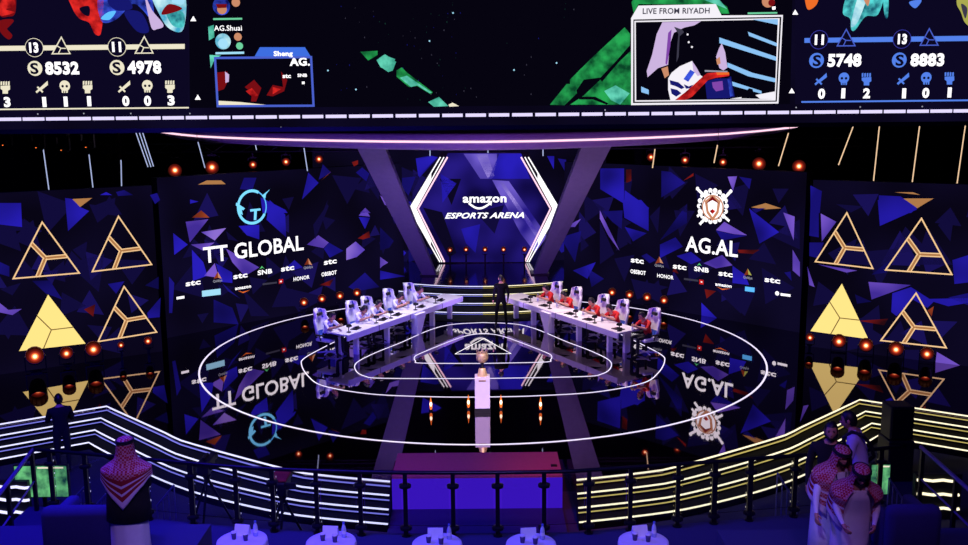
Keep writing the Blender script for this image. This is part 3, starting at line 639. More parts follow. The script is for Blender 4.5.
pic.text(FH, 'ESPORTS ARENA', zz(380, 100, H4, [(272, 495)])[0], zz(380, 100, H4, [(604, 494)])[0], 5.4, E['white'], .032, .35)
pic.build('lit_picture', rH)
for sg in (0, 1):
    X = lambda p: (p[0], p[1]) if sg == 0 else (968.8 - p[0], p[1])
    b = MB(); b.line(FH, [X(p) for p in ((440.5, 157), (409.6, 208.6), (440, 262))], .055, E['white'], 5); b.line(FH, [X(p) for p in ((444, 157), (415.8, 208.6), (442, 262))], .05, E['white'], 5)
    b.poly(FH, [X(p) for p in ((431.3, 172), (431.2, 181), (415.8, 208.6), (409.4, 208.6))], E['white'], 6); b.poly(FH, [X(p) for p in ((409.4, 208.6), (415.8, 208.6), (430.9, 240), (430.7, 247))], E['white'], 6)
    o = b.build('light_frame', rH); o['label'] = 'thick white outer chevron'
for q in ([(447.5, 157), (418, 208.6), (444.5, 262)], [(521, 157), (550.5, 208.6), (524.5, 262)]):
    b = MB(); b.line(FH, q, .07, E['pinkstrip'], 6); o = b.build('light_frame', rH); o['label'] = 'thin inner chevron line'
# ------------------------------------------------------------------ big overhead screen
YS = 22.0
g0, g1 = Q(0, 119.5, YS), Q(968, 111, YS)
FB = Frame((-1, YS), (1, YS))
FB0 = FB
vb0 = FB.uv(484, 121)[1]; vt = 15.5
root = thing('overhead_screen', (0, YS, vb0), 'huge overhead screen showing the game map, player boxes and team statistics', 'screen')
uS0, uS1 = FB.uv(-90, 60)[0], FB.uv(1058, 60)[0]
slope = (FB.uv(968, 111)[1] - FB.uv(0, 119.5)[1]) / (FB.uv(968, 111)[0] - FB.uv(0, 119.5)[0])
pic = wallbody(FB, uS0, uS1, vb0 - .12, vt, root, .6)
def bigpoly(key, pts, lay=2): pic.poly(FB, pts, E[key], lay)
def bz(zx, zy, s, key, pts, lay=2): pic.poly(FB, zz(zx, zy, s, pts), E[key], lay)
def bs(zx, zy, s, key, pts, lay=2): pic.poly(FB, [tuple(p) for p in smoothpath(zz(zx, zy, s, pts), 5, True)], E[key], lay)
bigpoly('K2', [(-80, -120), (188, -120), (188, 108), (-80, 112)], 1.5); bigpoly('K3', [(188, -120), (795, -120), (790, 104), (190, 108)], 1.6); bigpoly('K2', [(795, -120), (1050, -120), (1050, 100), (795, 104)], 1.5)
# hero portraits, abstract colour shapes
bs(0, 0, Z, 'dred', [(0, -60), (70, -60), (75, 60), (40, 80), (0, 70)]); bs(0, 0, Z, 'red', [(0, 20), (50, -40), (75, 25), (30, 45), (72, 60), (0, 75)], 3); bs(0, 0, Z, 'dred', [(0, 100), (65, 95), (30, 130), (60, 170), (40, 190), (0, 150)])
bs(0, 0, Z, 'dred', [(5, 135), (60, 100), (64, 108), (20, 150)], 3)
bs(0, 0, Z, 'red', [(335, -40), (488, -40), (490, 150), (460, 165), (430, 110), (385, 90), (350, 40)]); bs(0, 0, Z, 'K2', [(385, 40), (430, 30), (432, 75), (405, 70)], 3)
bs(0, 0, Z, 'ablue', [(490, -40), (710, -40), (740, 100), (690, 50), (640, 20), (560, 95), (488, 100)]); bs(0, 0, Z, 'skyblue', [(488, 90), (520, 60), (560, 55), (530, 95)], 3); bs(0, 0, Z, 'adblue', [(520, 0), (600, -20), (640, 40), (560, 50)], 3); bs(0, 0, Z, 'adblue', [(600, 60), (680, 60), (720, 150), (660, 150)])
bs(0, 0, Z, 'lilac', [(700, -20), (735, 50), (790, 120), (760, 140), (730, 130)], 3); bs(0, 0, Z, 'aqua', [(735, -40), (886, -40), (886, 140), (820, 140), (770, 70)]); bs(0, 0, Z, 'teal', [(800, 40), (884, 60), (886, 130), (830, 120)], 3); bs(0, 0, Z, 'dred', [(780, 70), (815, 20), (880, 40), (840, 60)], 4); bs(0, 0, Z, 'cyanbox', [(850, -30), (886, -30), (886, 20), (830, 10)], 4)
bs(768, 0, Z, 'orange', [(180, -40), (240, -40), (235, 20), (190, 45)]); bs(768, 0, Z, 'teal', [(360, 60), (400, -40), (550, -40), (530, 70), (470, 80), (420, 145), (400, 140), (395, 90)]); bs(768, 0, Z, 'aqua', [(440, -30), (480, -30), (440, 90), (410, 130), (400, 110)], 3); bs(768, 0, Z, 'flesh', [(455, -20), (490, -20), (480, 30)], 4)
bs(768, 0, Z, 'teal', [(555, -20), (580, -20), (578, 80), (562, 75)]); bs(768, 0, Z, 'sblue', [(680, 10), (740, 0), (710, 40)]); bs(768, 0, Z, 'yg', [(920, -20), (985, -20), (985, 120), (950, 110), (930, 60), (910, 20)]); bs(768, 0, Z, 'dgrey', [(930, 20), (960, 40), (950, 90)], 3)
# statistics, left cream and right blue
def stats(zx, zy, xo, xo2, cols, ckey, bar, und, fill):
    bz(zx, zy, Z, ckey, bar, 3); bz(zx, zy, Z, ckey, und, 3)
    for (cx, tx, mx_, num, lvl, ic, kda) in cols:
        p = zz(zx, zy, Z, [(cx, ic[0])])[0]
        pic.disc(FB, p, 9.6, E['cream' if ckey == 'cream' else 'sdark'], 4); pic.disc(FB, p, 9.0, E['K2'], 5)
        w = 22 if lvl else 0
        a = zz(zx, zy, Z, [(cx - 22, ic[0] + 22), (cx + 22, ic[0] + 21)]); pic.text(FB, lvl, a[0], a[1], 9.2, E['white'], .05, lay=6)
        t = zz(zx, zy, Z, [(tx, ic[0] - 50), (tx - 44, ic[0] + 30), (tx + 42, ic[0] + 29)])
        pic.poly(FB, t, E['K2'], 5); pic.line(FB, t, .025, E['cream' if ckey == 'cream' else 'boxline'], 6, True)
        c = zz(zx, zy, Z, [(tx - 2, ic[0] + 3), (tx - 26, ic[0] - 12), (tx + 22, ic[0] + 4), (tx - 14, ic[0] + 28)])
        for q in c[1:]: pic.line(FB, [c[0], q], .022, E['cream' if ckey == 'cream' else 'boxline'], 6)
        p = zz(zx, zy, Z, [(mx_[0], mx_[1])])[0]; pic.disc(FB, p, 7.6, E[ckey], 4)
        a = zz(zx, zy, Z, [(mx_[0] - 20, mx_[1] + 26), (mx_[0] + 20, mx_[1] + 25)]); pic.text(FB, 'S', a[0], a[1], 10.5, E['K2'], .03, lay=6)
        a = zz(zx, zy, Z, [(mx_[0] + 52, mx_[1] + 27), (mx_[0] + 215, mx_[1] + 25)]); pic.text(FB, num, a[0], a[1], 11.5, E['white'], .05, lay=5)
        for i, k in enumerate(kda):
            x, y = k[0], k[1]; g = lambda q: zz(zx, zy, Z, [(x + a_, y + b_) for a_, b_ in q])
            if i == 0:
                pic.poly(FB, g([(28, -30), (30, -10), (-6, 18), (-14, 8)]), E[ckey], 4); pic.poly(FB, g([(-24, 2), (-18, -4), (8, 22), (2, 28)]), E[ckey], 4); pic.poly(FB, g([(-30, 22), (-14, 8), (-8, 16), (-24, 30)]), E[ckey], 4)
            elif i == 1:
                pic.disc(FB, g([(0, -4)])[0], 5.4, E[ckey], 4); pic.poly(FB, g([(-16, 10), (16, 10), (14, 30), (-14, 30)]), E[ckey], 4)
                for e in (-10, 10): pic.disc(FB, g([(e, -2)])[0], 1.3, E['K2'], 5)
                for e in (-5, 5): pic.poly(FB, g([(e - 2, 20), (e + 2, 20), (e + 2, 31), (e - 2, 31)]), E['K2'], 5)
            else:
                pic.poly(FB, g([(-24, -6), (22, -8), (22, 12), (12, 18), (12, 32), (-14, 32), (-14, 16), (-24, 8)]), E[ckey], 4)
                for e in (-24, -12, 0, 12): pic.poly(FB, g([(e, -26), (e + 8, -28), (e + 8, -10), (e, -8)]), E[ckey], 4)
            a = zz(zx, zy, Z, [(k[2] - (9 if k[4] == '1' else 17), k[3] + 22), (k[2] + (10 if k[4] == '1' else 17), k[3] + 21)]); pic.text(FB, k[4], a[0], a[1], 9.0, E['white'], .05, lay=5)
stats(0, 0, 0, 0, [
 (167, 298, (170, 330), '8532', '13', (230,), [(203, 420, 217, 492, '1'), (314, 418, 320, 490, '1'), (425, 418, 433, 488, '1')]),
 (566, 698, (566, 326), '4978', '11', (227,), [(600, 418, 610, 487, '0'), (712, 416, 715, 486, '0'), (822, 416, 828, 484, '3')])], 'cream',
 [(-200, 224), (892, 212), (892, 236), (-200, 248)], [(-200, 526), (912, 516), (912, 523), (-200, 533)], None)
a = zz(0, 0, Z, [(22, 514), (54, 513)]); pic.text(FB, '3', a[0], a[1], 9, E['white'], .05)
g = lambda q: zz(0, 0, Z, [(28 + a_, 420 + b_) for a_, b_ in q])
pic.poly(FB, g([(-24, -6), (22, -8), (22, 12), (12, 18), (12, 32), (-14, 32), (-14, 16), (-24, 8)]), E['cream'], 4)
for e in (-24, -12, 0, 12): pic.poly(FB, g([(e, -26), (e + 8, -28), (e + 8, -10), (e, -8)]), E['cream'], 4)
stats(768, 0, 0, 0, [
 (245, 376, (233, 292), '5748', '11', (192,), [(253, 382, 256, 452, '0'), (365, 380, 360, 450, '1'), (475, 380, 473, 450, '2')]),
 (645, 776, (632, 290), '8883', '13', (189,), [(650, 380, 653, 450, '1'), (762, 378, 758, 448, '0'), (875, 376, 872, 446, '1')])], 'sblue',
 [(175, 184), (1150, 170), (1150, 196), (175, 207)], [(160, 488), (1150, 478), (1150, 486), (160, 496)], None)
for p in ((193.5, 19), (198, 97.5), (795, 12.5), (791.5, 91)): pic.poly(FB, [(p[0] - 3, p[1] + 2.2), (p[0], p[1] - 3), (p[0] + 3, p[1] + 2.2)], E['white'], 4)
# picture-in-picture, left
bz(190, 0, Z, 'boxblue', [(313, 272), (338, 228), (555, 228), (585, 276)], 4); a = zz(190, 0, Z, [(405, 270), (497, 269)]); pic.text(FB, 'Sheng', a[0], a[1], 4.6, E['white'], .04, lay=6)
bz(190, 0, Z, 'K3', [(122, 280), (585, 276), (597, 510), (135, 512)], 3)
pic.line(FB, zz(190, 0, Z, [(122, 280), (585, 276), (597, 510), (135, 512)]), .05, E['boxline'], 6, True)
bz(190, 0, Z, 'cream', [(134, 486), (240, 492), (380, 507), (380, 511), (134, 511)], 5)
bz(190, 0, Z, 'dred', [(132, 350), (180, 345), (190, 380), (165, 430), (135, 440)], 4); bz(190, 0, Z, 'lilac', [(170, 345), (190, 360), (188, 395), (172, 400)], 5); bz(190, 0, Z, 'dred', [(265, 420), (310, 385), (345, 425), (320, 490), (295, 490), (300, 450)], 4)
bz(190, 0, Z, 'red', [(270, 440), (300, 425), (330, 460), (305, 470)], 5); bz(190, 0, Z, 'dred', [(440, 345), (470, 385), (455, 440), (400, 465), (370, 460), (400, 410), (450, 420)], 4); bz(190, 0, Z, 'red', [(400, 420), (440, 430), (400, 455)], 5)
a = zz(190, 0, Z, [(482, 316), (580, 315)]); pic.text(FB, 'AG.', a[0], a[1], 7.6, E['white'], .04, lay=6)
a = zz(190, 0, Z, [(448, 376), (488, 375)]); pic.text(FB, 'stc', a[0], a[1], 4, E['white'], .04, lay=6); a = zz(190, 0, Z, [(520, 371), (566, 370)]); pic.text(FB, 'SNB', a[0], a[1], 3, E['white'], .04, lay=6)
bz(190, 0, Z, 'white', [(541, 394), (554, 393), (554, 406), (541, 406)], 6)
# player column
bz(190, 0, Z, 'hpgreen', [(113, 88), (252, 86), (253, 95), (113, 97)], 4); bz(190, 0, Z, 'cyanbox', [(124, 252), (262, 249), (262, 260), (124, 263)], 4)
a = zz(190, 0, Z, [(118, 150), (252, 146)]); pic.text(FB, 'AG.Shuai', a[0], a[1], 5.2, E['white'], .01, lay=6)
pic.disc(FB, zz(190, 0, Z, [(152, 30)])[0], 9, E['ablue'], 3); pic.disc(FB, zz(190, 0, Z, [(155, 45)])[0], 5, E['flesh'], 4); bz(190, 0, Z, 'dred', [(125, 20), (180, 20), (175, 38), (135, 40)], 5); pic.disc(FB, zz(190, 0, Z, [(222, 12)])[0], 4.4, E['flesh'], 4)
pic.disc(FB, zz(190, 0, Z, [(160, 200)])[0], 8, E['aqua'], 3); pic.disc(FB, zz(190, 0, Z, [(160, 210)])[0], 5, E['cyanbox'], 4); pic.disc(FB, zz(190, 0, Z, [(232, 178)])[0], 4, E['flesh'], 4); pic.disc(FB, zz(190, 0, Z, [(240, 222)])[0], 3.6, E['hpgreen'], 4)
bz(190, 0, Z, 'map2', [(88, 130), (115, 120), (118, 180), (92, 195)], 2); bz(190, 0, Z, 'map2', [(95, 265), (150, 268), (120, 285), (100, 330)], 2)
# game map pieces
bz(380, 0, Z, 'map2', [(0, 280), (25, 262), (78, 298), (62, 340), (40, 348), (0, 320)]); bz(380, 0, Z, 'map1', [(80, 340), (105, 325), (130, 350), (255, 445), (245, 455), (180, 415), (140, 420), (80, 370)]); bz(380, 0, Z, 'map2', [(95, 375), (150, 420), (180, 412), (240, 450), (250, 446), (130, 365)], 3)
bz(380, 0, Z, 'map2', [(232, 492), (285, 468), (330, 512), (260, 515)]); bz(380, 0, Z, 'cream', [(330, 505), (350, 495), (382, 512), (335, 515)]); bz(190, 0, Z, 'map1', [(822, 250), (905, 245), (905, 265), (860, 292)]); bz(190, 0, Z, 'map2', [(900, 290), (935, 265), (990, 285), (965, 345), (920, 325)])
bz(380, 0, Z, 'map1', [(820, 505), (900, 405), (945, 405), (950, 450), (890, 508)]); bz(380, 0, Z, 'map1', [(918, 385), (970, 330), (975, 370), (940, 395)])
bz(570, 0, 4.395, 'map1', [(0, 350), (90, 260), (240, 120), (265, 150), (262, 200), (140, 340), (60, 350), (0, 440)]); bz(570, 0, 4.395, 'map1', [(0, 460), (60, 420), (270, 220), (270, 460)]); bz(570, 0, 4.395, 'map2', [(150, 400), (200, 375), (262, 410), (220, 460), (180, 440)], 3); bz(570, 0, 4.395, 'K3', [(130, 345), (262, 205), (264, 215), (140, 360)], 4); bz(570, 0, 4.395, 'K3', [(40, 425), (110, 425), (170, 455), (160, 460), (100, 437), (40, 437)], 4)
bz(570, 0, 4.395, 'map1', [(270, 10), (300, -40), (560, -60), (690, 30), (700, 60), (660, 60), (640, 22), (300, 18), (280, 60)]); bz(570, 0, 4.395, 'map2', [(590, 0), (640, -20), (690, 40), (640, 20)], 3)
rr = random.Random(4)
for _ in range(70):
    x = rr.gauss(430, 22) if rr.random() < .6 else rr.uniform(330, 575); y = rr.uniform(2, 100); w = rr.uniform(.4, 1.0)
    bigpoly(rr.choice(['dgrey', 'map3', 'adblue', 'map3', 'dgrey', 'map3']), [(x, y), (x + w, y - w * 1.3), (x + w * 1.2, y + w)])
for p in ((453, 13), (429.5, 41), (328, 70.5), (356, 89.5), (514, 70), (556.5, 63)): pic.disc(FB, p, .9, E['cyanbox'], 3, 8)
# live box, right
zf = lambda key, q, lay: bz(570, 0, 4.395, key, q, lay)
zf('paper', [(268, 80), (300, 25), (640, 18), (665, 68), (935, 66), (915, 455), (268, 462)], 4); zf('K3', [(278, 86), (928, 74), (908, 447), (276, 453)], 5); zf('paper', [(282, 92), (920, 80), (902, 442), (284, 447)], 6); zf('K3', [(288, 98), (912, 86), (898, 436), (290, 441)], 7)
a = zz(570, 0, 4.395, [(318, 64), (612, 57)]); pic.text(FB, 'LIVE FROM RIYADH', a[0], a[1], 5.6, E['dgrey'], .02, lay=9)
zf('lilac', [(405, 98), (575, 94), (545, 112), (500, 122), (455, 145), (436, 200), (430, 285), (385, 300), (340, 340), (336, 312), (360, 240), (380, 150)], 8); zf('purple', [(430, 145), (445, 130), (440, 200), (425, 285), (418, 280)], 9)
zf('dgrey', [(455, 118), (490, 130), (500, 142), (480, 160), (476, 250), (466, 275), (470, 200), (475, 150)], 10)
for q in ((515, 152), (520, 186), (534, 207)): pic.disc(FB, zz(570, 0, 4.395, [q])[0], 1.1, E['paper'], 11, 8)
zf('paper', [(430, 345), (445, 320), (480, 292), (535, 268), (556, 300), (572, 330), (590, 345), (560, 385), (520, 425), (500, 440), (440, 440), (430, 395)], 9); zf('lilac', [(535, 268), (556, 300), (572, 330), (560, 335), (540, 310)], 10)
for q in ([(436, 352), (475, 362), (502, 385), (488, 392), (465, 380), (440, 372)], [(440, 388), (470, 395), (488, 410), (465, 425), (445, 412)], [(498, 370), (520, 380), (540, 372), (528, 388), (508, 390)]): zf('adblue', q, 10)
zf('ablue', [(497, 348), (527, 306), (547, 318), (518, 360)], 10); zf('flesh', [(400, 302), (428, 292), (434, 330), (415, 344)], 10)
zf('adblue', [(592, 360), (640, 345), (690, 345), (706, 335), (722, 425), (690, 432), (600, 434)], 9); zf('purple', [(622, 362), (668, 356), (672, 395), (640, 402), (626, 385)], 10); zf('ablue', [(690, 350), (704, 345), (716, 420), (702, 425)], 10)
zf('red', [(460, 440), (505, 405), (545, 370), (572, 345), (600, 322), (650, 318), (696, 318), (698, 334), (640, 342), (605, 352), (570, 388), (535, 425), (505, 440)], 11); zf('orange', [(640, 318), (696, 318), (698, 328), (645, 330)], 12); zf('grey', [(590, 308), (690, 312), (690, 318), (590, 316)], 12)
zf('lilac', [(640, 250), (652, 215), (665, 190), (680, 230), (690, 298), (672, 310), (655, 300)], 10); zf('flesh', [(640, 262), (656, 250), (660, 280), (645, 285)], 11)
zf('paper', [(700, 434), (800, 420), (898, 402), (898, 436)], 10); zf('K3', [(750, 432), (762, 408), (785, 388), (800, 392), (805, 412), (832, 434)], 11)
for q in ([(655, 165), (905, 250), (905, 268), (655, 190)], [(690, 275), (800, 320), (902, 345), (900, 362), (780, 335), (690, 295)], [(780, 140), (908, 190), (908, 205), (785, 158)], [(700, 355), (840, 400), (840, 412), (705, 375)], [(312, 380), (345, 395), (345, 415), (312, 405)], [(800, 86), (912, 84), (912, 110)]): zf('lightbar', q, 8)
bz(570, 0, 4.395, 'hpgreen', [(780, 55), (910, 53), (910, 60), (780, 63)], 4); pic.disc(FB, zz(570, 0, 4.395, [(870, 5)])[0], 6.5, E['flesh'], 4); pic.disc(FB, zz(570, 0, 4.395, [(885, 12)])[0], 3.5, E['dred'], 5); bz(570, 0, 4.395, 'white', [(886, 30), (902, 28), (902, 42), (888, 44)], 6)
for p in ((38, 114), (84, 113.5), (131, 113.5), (190, 113.5), (796, 107.5), (860, 107), (922, 106.5), (605, 110), (281, 127.5)): pic.disc(FB, p, .8, E['grey'], 3, 8)
pic.build('lit_picture', root)
b = MB(); b.hexa([FB.pt(uS0, vb0 - .2, .12), FB.pt(uS1, vb0 - .2, .12), FB.pt(uS1, vb0 - .2, -.62), FB.pt(uS0, vb0 - .2, -.62)], [FB.pt(uS0, vb0 - .1, .12), FB.pt(uS1, vb0 - .1, .12), FB.pt(uS1, vb0 - .1, -.62), FB.pt(uS0, vb0 - .1, -.62)], MT['rig']); b.build('lower_ledge', root)
u = FB.uv(-21, 119)[0]; step = FB.uv(25.2, 119)[0] - FB.uv(2, 119)[0]; uoff = FB.uv(2, 119)[0]
v_c = FB.uv(0, 119.3)[1]; u_c = FB.uv(0, 119.3)[0]
for k in range(-2, 44):
    ua = uoff + step * k; va = v_c + slope * (ua - u_c)
    MB().hexa([FB.pt(ua, va - .037, .125), FB.pt(ua + step * .875, va - .037 + slope * step, .125), FB.pt(ua + step * .875, va + .037 + slope * step, .125), FB.pt(ua, va + .037, .125)],
              [FB.pt(ua, va - .037, .05), FB.pt(ua + step * .875, va - .037 + slope * step, .05), FB.pt(ua + step * .875, va + .037 + slope * step, .05), FB.pt(ua, va + .037, .05)], E['dash']).build('light_segment', root)

# ------------------------------------------------------------------ arched beam and slanted pillars
root = thing('arched_beam', Q(484, 150, 30.3), 'long curved purple beam spanning the stage with a thin pink light strip', 'beam')
sx = [157, 162, 172, 185, 200, 225, 250, 290, 330, 385, 440, 484, 540, 600, 650, 694, 725, 756, 775, 788, 795]
sy = [130.4, 131.4, 133, 134.6, 136, 137.4, 138.4, 139.5, 140.3, 141.2, 141.6, 141.6, 140.8, 139.2, 137.4, 135.4, 133.6, 131, 129, 127.4, 126.4]
hh = [.06, .11, .15, .175, .19, .205, .22, .235, .25, .265, .272, .275, .27, .262, .25, .235, .22, .19, .15, .11, .06]
cs = [Q(x, y, 30.3 + 6 * ((x - 478) / 320) ** 2) for x, y in zip(sx, sy)]
b = MB(); vs = []; n = 12
for p, h in zip(cs, hh):
    for k in range(n):
        w = 2 * math.pi * k / n; cw, sw = math.cos(w), math.sin(w)
        f = lambda t: math.copysign(abs(t) ** .5, t)
        vs.append(p + Vector((0, f(cw) * .3, f(sw) * h)))
fs = [(i * n + k, i * n + (k + 1) % n, (i + 1) * n + (k + 1) % n, (i + 1) * n + k) for i in range(len(cs) - 1) for k in range(n)] + [tuple(range(n)), tuple(range(len(vs) - n, len(vs)))]
b.add(vs, fs, MT['beam']); b.build('beam_shell', root, True)
MB().tube([p + Vector((0, -.3, 0)) for p in cs], .035, E['pinkstrip'], 6).build('light_strip', root)
def pillar(tl, tr, bl, br, lab):
    y0, y1 = 31.6, 38.0
    T = [Q(*tl, y0), Q(*tr, y0)]; B = [P(*bl, .5), P(*br, .5)]
    r = thing('slanted_pillar', (B[0] + B[1]) / 2, lab, 'pillar', 'slanted pillars under the beam')
    d = Vector((0, .7, 0)); b = MB()
    b.hexa([B[0], B[1], B[1] + d, B[0] + d], [T[0], T[1], T[1] + d, T[0] + d], MT['pillar']); b.build('shaft', r)
    b = MB(); c = (B[0] + B[1]) / 2 + Vector((0, .35, .03)); b.box(c, ((B[1] - B[0]).length + .2, .9, .06), MT['rig']); b.build('foot_plate', r)
pillar((356.5, 147), (384.5, 147), (422.6, 276), (436, 276), 'slanted purple pillar left of the hexagon screen')
pillar((582, 146), (611.5, 146), (533.5, 275), (546.5, 274.5), 'slanted purple pillar right of the hexagon screen')

# ------------------------------------------------------------------ hanging light tubes
def tube_lamp(p0, p1, y, lab, mat_, ext=0.0, r=.019):
    a, c = Q(*p0, y), Q(*p1, y)
    if ext: a = a + (a - c).normalized() * ext
    rt_ = thing('light_tube', c, lab, 'light tube', 'light tubes hanging in the dark above the walls')
    MB().tube([a, c], r, mat_, 6).build('glowing_tube', rt_)
    d = (a - c).normalized(); MB().tube([a, a + d * .12], r * 1.2, MT['rig'], 6).build('end_cap', rt_)
    MB().tube([a + d * .12, Vector((a.x, a.y, 16.8))], .008, MT['rig'], 4).build('hanging_wire', rt_)
YW = 33
W_, C_ = E['ledw'], E['ledb']
warm = emit('tube warm', (255, 214, 170), .95); cool = emit('tube cool', (190, 205, 250), .8)
for p0, p1, lab, m_ in [
 ((788.5, 133), (778.5, 166), 'warm light tube just past the right end of the curved beam', warm), ((854.5, 123), (838.5, 165), 'slanting warm light tube second out from the beam right end', warm),
 ((880, 121), (873, 186), 'long warm light tube above the left top of the right triangle screen', warm), ((920, 123), (911.5, 188), 'long warm light tube over the tan facet of the right triangle screen', warm),
 ((966, 121), (955, 198), 'longest warm light tube at the right edge', warm), ((717.5, 145), (714, 163), 'short warm light tube above the white crest', warm), ((655, 149), (652.5, 168), 'short warm light tube right of the right slanted pillar', warm),
 ((43, 147), (49.5, 194), 'cool light tube outermost on the left side', cool), ((89, 154.5), (93.3, 190.5), 'cool light tube second from the left side', cool), ((121, 160), (121.6, 188), 'faint short cool tube third from the left side', cool),
 ((135, 130), (148, 167), 'first of three close parallel cool light tubes', cool), ((138.5, 130), (151, 167), 'middle of three close parallel cool light tubes', cool), ((142, 130.5), (153.5, 166.5), 'last of three close parallel cool light tubes', cool),
 ((198, 142), (205, 168), 'cool light tube below the left end of the curved beam', cool), ((304, 148), (307.5, 171), 'cool light tube above the right of the ring logo', cool), ((255.5, 145), (256.5, 150), 'tiny cool light tube above the ring logo', cool)]:
    tube_lamp(p0, p1, YW, lab, m_)
for x, lab in ((430, 'short light tube left above the hexagon screen'), (488, 'short light tube centred above the hexagon screen'), (543, 'short light tube right above the hexagon screen')):
    tube_lamp((x, 149), (x, 156 if x != 488 else 153), 34.5, lab, cool, .2)

# ------------------------------------------------------------------ stage lamps
def make_lamp(tilt=0.0, hood=.14):
    r = thing('stage_lamp', (0, 0, 0), 'x', 'lamp')
    R90 = Matrix.Rotation(math.radians(90 - tilt), 3, 'X')
    MB().lathe([(.09, -.16), (.13, -.12), (.15, .02), (.16, .1), (.165, .1 + hood), (.158, .1 + hood), (.156, .105)], MT['rig'], (0, 0, 0), 14, R90).build('housing', r, local=True)
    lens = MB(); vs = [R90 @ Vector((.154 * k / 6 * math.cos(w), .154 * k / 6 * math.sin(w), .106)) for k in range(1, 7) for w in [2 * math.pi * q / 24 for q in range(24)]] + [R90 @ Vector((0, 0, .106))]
    lens.add(vs, [(k * 24 + q, k * 24 + (q + 1) % 24, (k + 1) * 24 + (q + 1) % 24, (k + 1) * 24 + q) for k in range(5) for q in range(24)] + [(144, q, (q + 1) % 24) for q in range(24)], E['lamphalo']); lens.build('lens', r, local=True)
    b = MB()
    for s_ in (-1, 1): b.box((s_ * .175, 0, -.12), (.02, .05, .28), MT['rig'])
    b.box((0, 0, -.26), (.37, .06, .02), MT['rig']); b.build('yoke', r, local=True)
    MB().box((0, 0, -.285), (.2, .2, .03), MT['rig']).build('base_plate', r, local=True)
    return r
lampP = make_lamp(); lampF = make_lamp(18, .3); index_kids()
LF = set()
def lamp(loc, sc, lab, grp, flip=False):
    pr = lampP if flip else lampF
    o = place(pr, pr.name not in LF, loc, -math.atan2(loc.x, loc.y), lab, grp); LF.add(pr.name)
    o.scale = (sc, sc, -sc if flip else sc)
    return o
ordn = ['first', 'second', 'third', 'fourth', 'fifth']
def onplane(fr, px, py, off):
    f2 = Frame(fr.o + fr.n * off, fr.o + fr.n * off + fr.u); u, v = f2.uv(px, py); return f2.pt(u, v)
def footlamp(p, sc, lab, grp, floor_z):
    o = lamp(p, sc, lab, grp)
    h = p.z - .3 * sc - floor_z
    if h > .02:
        st = MB().box((0, 0, -.3 - h / sc / 2), (.1, .1, h / sc), MT['rig']); s_ = st.build('stand', o, local=True)
    return o
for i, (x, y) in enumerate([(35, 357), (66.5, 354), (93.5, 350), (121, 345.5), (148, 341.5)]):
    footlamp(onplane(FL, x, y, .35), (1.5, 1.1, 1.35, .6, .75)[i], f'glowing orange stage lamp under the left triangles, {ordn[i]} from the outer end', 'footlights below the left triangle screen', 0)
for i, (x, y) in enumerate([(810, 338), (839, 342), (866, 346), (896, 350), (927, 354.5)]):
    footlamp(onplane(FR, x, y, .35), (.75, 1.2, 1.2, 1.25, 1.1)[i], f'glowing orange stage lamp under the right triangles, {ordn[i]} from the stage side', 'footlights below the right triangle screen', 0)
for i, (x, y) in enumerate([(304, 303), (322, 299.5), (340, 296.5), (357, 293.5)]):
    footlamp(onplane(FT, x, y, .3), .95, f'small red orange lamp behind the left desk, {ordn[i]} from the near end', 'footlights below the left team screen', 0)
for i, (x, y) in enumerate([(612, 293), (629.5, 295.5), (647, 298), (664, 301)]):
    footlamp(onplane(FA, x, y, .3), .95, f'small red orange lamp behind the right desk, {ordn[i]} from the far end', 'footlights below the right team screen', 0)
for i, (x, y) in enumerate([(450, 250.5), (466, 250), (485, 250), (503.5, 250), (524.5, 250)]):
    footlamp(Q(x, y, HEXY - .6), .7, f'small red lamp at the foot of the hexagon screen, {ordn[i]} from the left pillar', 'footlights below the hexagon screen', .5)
YT = 34.0
UP = [(175, 170, 1.5), (212, 167, 1.5), (253, 164.5, .9), (286, 161.7, .9), (319, 159, .9), (651, 157, .9), (685, 160, .9), (723, 162, .9), (759, 163.5, 1.5), (799, 166, 1.5)]
nm = ['bright orange lamp above the left edge of the left team screen', 'bright orange lamp second in along the left truss', 'lamp hanging straight above the ring logo', 'lamp fourth in along the left truss', 'lamp on the left truss nearest the left pillar',
      'lamp on the right truss nearest the right pillar', 'lamp second from the right pillar on the right truss', 'lamp hanging above the white crest', 'bright orange lamp above the right part of the right team screen', 'bright orange lamp outermost on the right truss']
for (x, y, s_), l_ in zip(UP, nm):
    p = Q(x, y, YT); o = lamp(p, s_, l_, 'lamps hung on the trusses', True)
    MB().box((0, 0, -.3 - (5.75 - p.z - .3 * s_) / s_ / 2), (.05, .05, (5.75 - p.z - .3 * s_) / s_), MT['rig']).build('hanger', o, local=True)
for s_, l_ in ((-1, 'dark lighting truss above the left team screen'), (1, 'dark lighting truss above the right team screen')):
    r = thing('lighting_truss', (s_ * 8.5, YT, 5.8), l_, 'truss', 'lighting trusses')
    b = MB()
    for dy, dz in ((-.15, 0), (.15, 0), (-.15, .3), (.15, .3)): b.tube([(s_ * 3.5, YT + dy, 5.8 + dz), (s_ * 13.5, YT + dy, 5.8 + dz)], .03, MT['rig'], 6)
    b.build('chord_tubes', r); b = MB()
    for k in range(20): b.tube([(s_ * (3.5 + k * .5), YT - .15, 5.8 + .3 * (k % 2)), (s_ * (4 + k * .5), YT - .15, 5.8 + .3 * ((k + 1) % 2))], .015, MT['rig'], 5)
    b.build('lattice', r)
